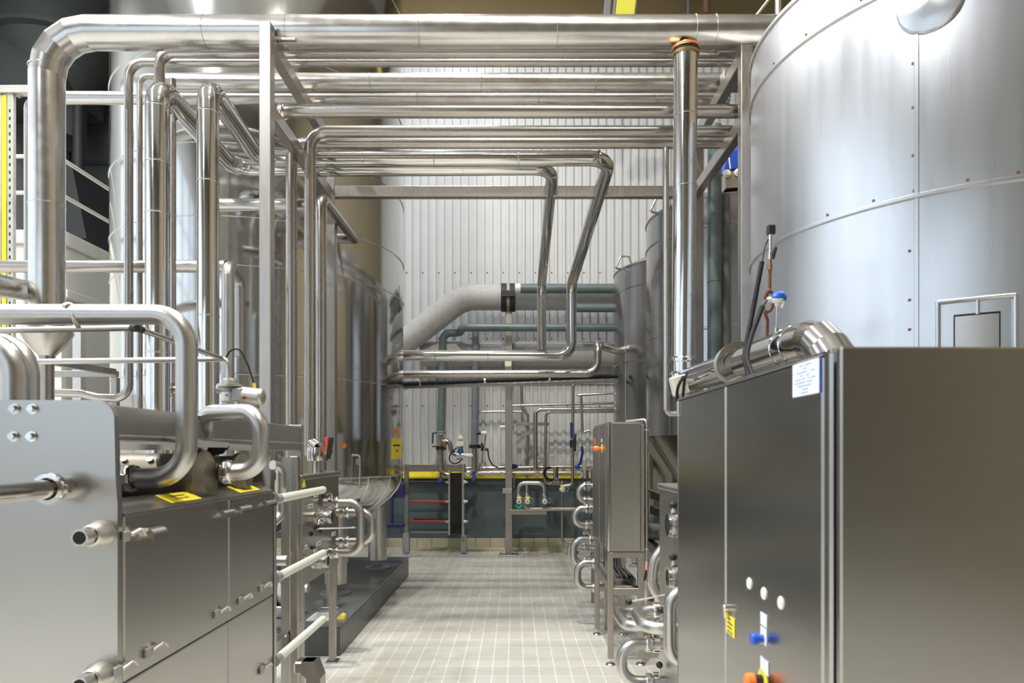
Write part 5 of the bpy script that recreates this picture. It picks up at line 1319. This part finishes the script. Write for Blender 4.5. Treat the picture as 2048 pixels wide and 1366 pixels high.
# vertical conduit next to the right rack post
pipe('conduit', 'vertical conduit with a crooked top beside the right front rack post', 'pipe', [V(X(1500, 4.9), 4.9, .02), V(X(1500, 4.9), 4.9, Z(215, 4.9)), P(1496, 195, 4.9), P(1497, 110, 4.9), P(1503, 95, 4.95)], .014, 'pickled_pipe', .04)
pipe('conduit', 'second vertical conduit tight against the large satin tank', 'pipe', [V(X(1492, 5.0)+.04, 5.0, .02), V(X(1492, 5.0)+.04, 5.0, Z(110, 5.0))], .02, 'pickled_pipe')

# hanging light at the top
yL = 8.6
hl = thing('hanging_lamp', 'angled yellow-lensed lamp hanging at the top edge of the hall', 'lamp', P(1252, 20, yL))
c0 = P(1252, -3, yL); ex = V(1, 0, .03).normalized(); ey = V(0, .85, -.53); ez = ex.cross(ey).normalized(); ey = ez.cross(ex)
MB().obox(c0, ex, ey, ez, .145, .33, .05, .012).build('housing', 'lamp_body', hl)
MB().obox(c0-ez*.048, ex, ey, ez, .118, .29, .012, .003).build('lens', 'lamp_lens', hl, label='yellow lens')
MB().bar(P(1213, 34, yL+.3), P(1221, -60, yL+.4), .08, .08).build('hanging_strut', 'beam_grey', None, 'dark hanging strut left of the yellow-lensed lamp', 'strut')
MB().cyl(c0+V(-.02, 0, .05), (c0.x, yL+.1, ZC), .012, n=8).build('cord', 'cable_black', hl)
MB().cyl((X(1413, 11), 11.0, 8.7), (X(1413, 11), 11.0, ZC), .055, n=14).build('down_pipe', 'beam_brown', None, 'brown-red pipe against the tan upper wall near the top edge', 'pipe')
MB().cyl((X(1380, 11), 11.1, 8.7), (X(1380, 11), 11.1, ZC), .03, n=12).build('down_pipe', 'beam_grey', None, 'thin dark pipe against the tan upper wall left of the brown one', 'pipe')
# pump under the polished tank
pu = thing('pump', 'dark motor pump on the plinth between the machine and the port panel legs', 'pump', (-2.1, 5.85, .25))
MB().lathe([(.001, 0), (.10, 0), (.125, .02), (.125, .32), (.10, .35), (.001, .35)], V(-2.35, 5.85, .47), (1, 0, 0), 32).build('motor', 'beam_grey', pu)
MB().lathe([(.001, 0), (.14, 0), (.15, .03), (.15, .07), (.05, .10), (.05, .22), (.001, .22)], V(-1.99, 5.85, .47), (1, 0, 0), 32).build('casing', 'cast_steel', pu)
MB().box(-2.35, -1.9, 5.72, 5.98, .25, .35, .01).build('base', 'panel_steel', pu)
MB().bar((-1.98, 5.62, .62), (-1.72, 6.9, .58), .08, .10).build('support_channel', 'panel_steel', None, 'dark slanting steel channel under the polished tank behind the port panel', 'channel')

# ------------------------------------------------------------------ lamps of the hall
def area(name, loc, tgt, size, power, col=(1, 1, 1), size_y=None, spread=None):
    l = bpy.data.lights.new(name, 'AREA'); l.energy = power*2.0; l.color = col
    l.shape = 'RECTANGLE' if size_y else 'DISK'; l.size = size
    if size_y: l.size_y = size_y
    if spread: l.spread = spread
    o = bpy.data.objects.new(name, l); COL.objects.link(o); o.location = loc
    d = Vector(tgt)-Vector(loc); o.rotation_euler = d.to_track_quat('-Z', 'Y').to_euler()
    return o
LIGHTS = [  # x, y, z, size, power, colour
    (-1.75, 4.6, 9.6, .26, 420, (1.0, .94, .84)),
    (-.25, 2.5, 9.6, .30, 900, (1.0, .94, .84)),
    (-1.0, 8.4, 9.7, .30, 290, (.92, .96, 1.0)),
    (1.4, -.5, 9.8, .45, 250, (1.0, .95, .86)),
    (-6.9, 6.0, 9.8, .45, 200, (1.0, .98, .92)),
    (-7.4, 7.6, 9.8, .45, 250, (.95, .97, 1.0)),
]
for k in range(7): LIGHTS.append((-5.6, -4.2+1.55*k, 9.6, .40, 230, (.95, .97, 1.0)))
for i, (x, y, z, s_, pw, col) in enumerate(LIGHTS):
    area('high_bay_light', (x, y, z-.06), (x, y, 0), s_, pw, col)
    mb = MB(); mb.lathe([(.05, .35), (.09, .3), (s_*.5+.06, .02), (s_*.5+.09, -.05)], (x, y, z), n=28); mb.cyl((x, y, z+.3), (x, y, ZC), .015, n=8)
    mb.build('high_bay_lamp', 'lamp_body', None, 'round high bay lamp hanging under the hall ceiling above the frame', 'lamp', 'high bay lamps')
w = bpy.data.worlds.new('World'); S.world = w; w.use_nodes = True
w.node_tree.nodes['Background'].inputs['Color'].default_value = (.5, .55, .6, 1)
w.node_tree.nodes['Background'].inputs['Strength'].default_value = .3
# ------------------------------------------------------------------ camera
cam = bpy.data.cameras.new('Camera'); co = bpy.data.objects.new('Camera', cam); COL.objects.link(co)
co.location = (0, 0, EYE); co.rotation_euler = (PI/2, 0, 0)
cam.sensor_width = 36; cam.lens = 24; cam.sensor_fit = 'HORIZONTAL'
cam.shift_x = -(CX-1024)/2048; cam.shift_y = (CY-683)/2048
cam.clip_start = .05; cam.clip_end = 100
cam.dof.use_dof = True; cam.dof.focus_distance = 7.5; cam.dof.aperture_fstop = 4.0
S.camera = co
S.view_settings.view_transform = 'Standard'; S.view_settings.look = 'None'
S.view_settings.gamma = 1; S.view_settings.use_curve_mapping = False
S.view_settings.exposure = -1.7
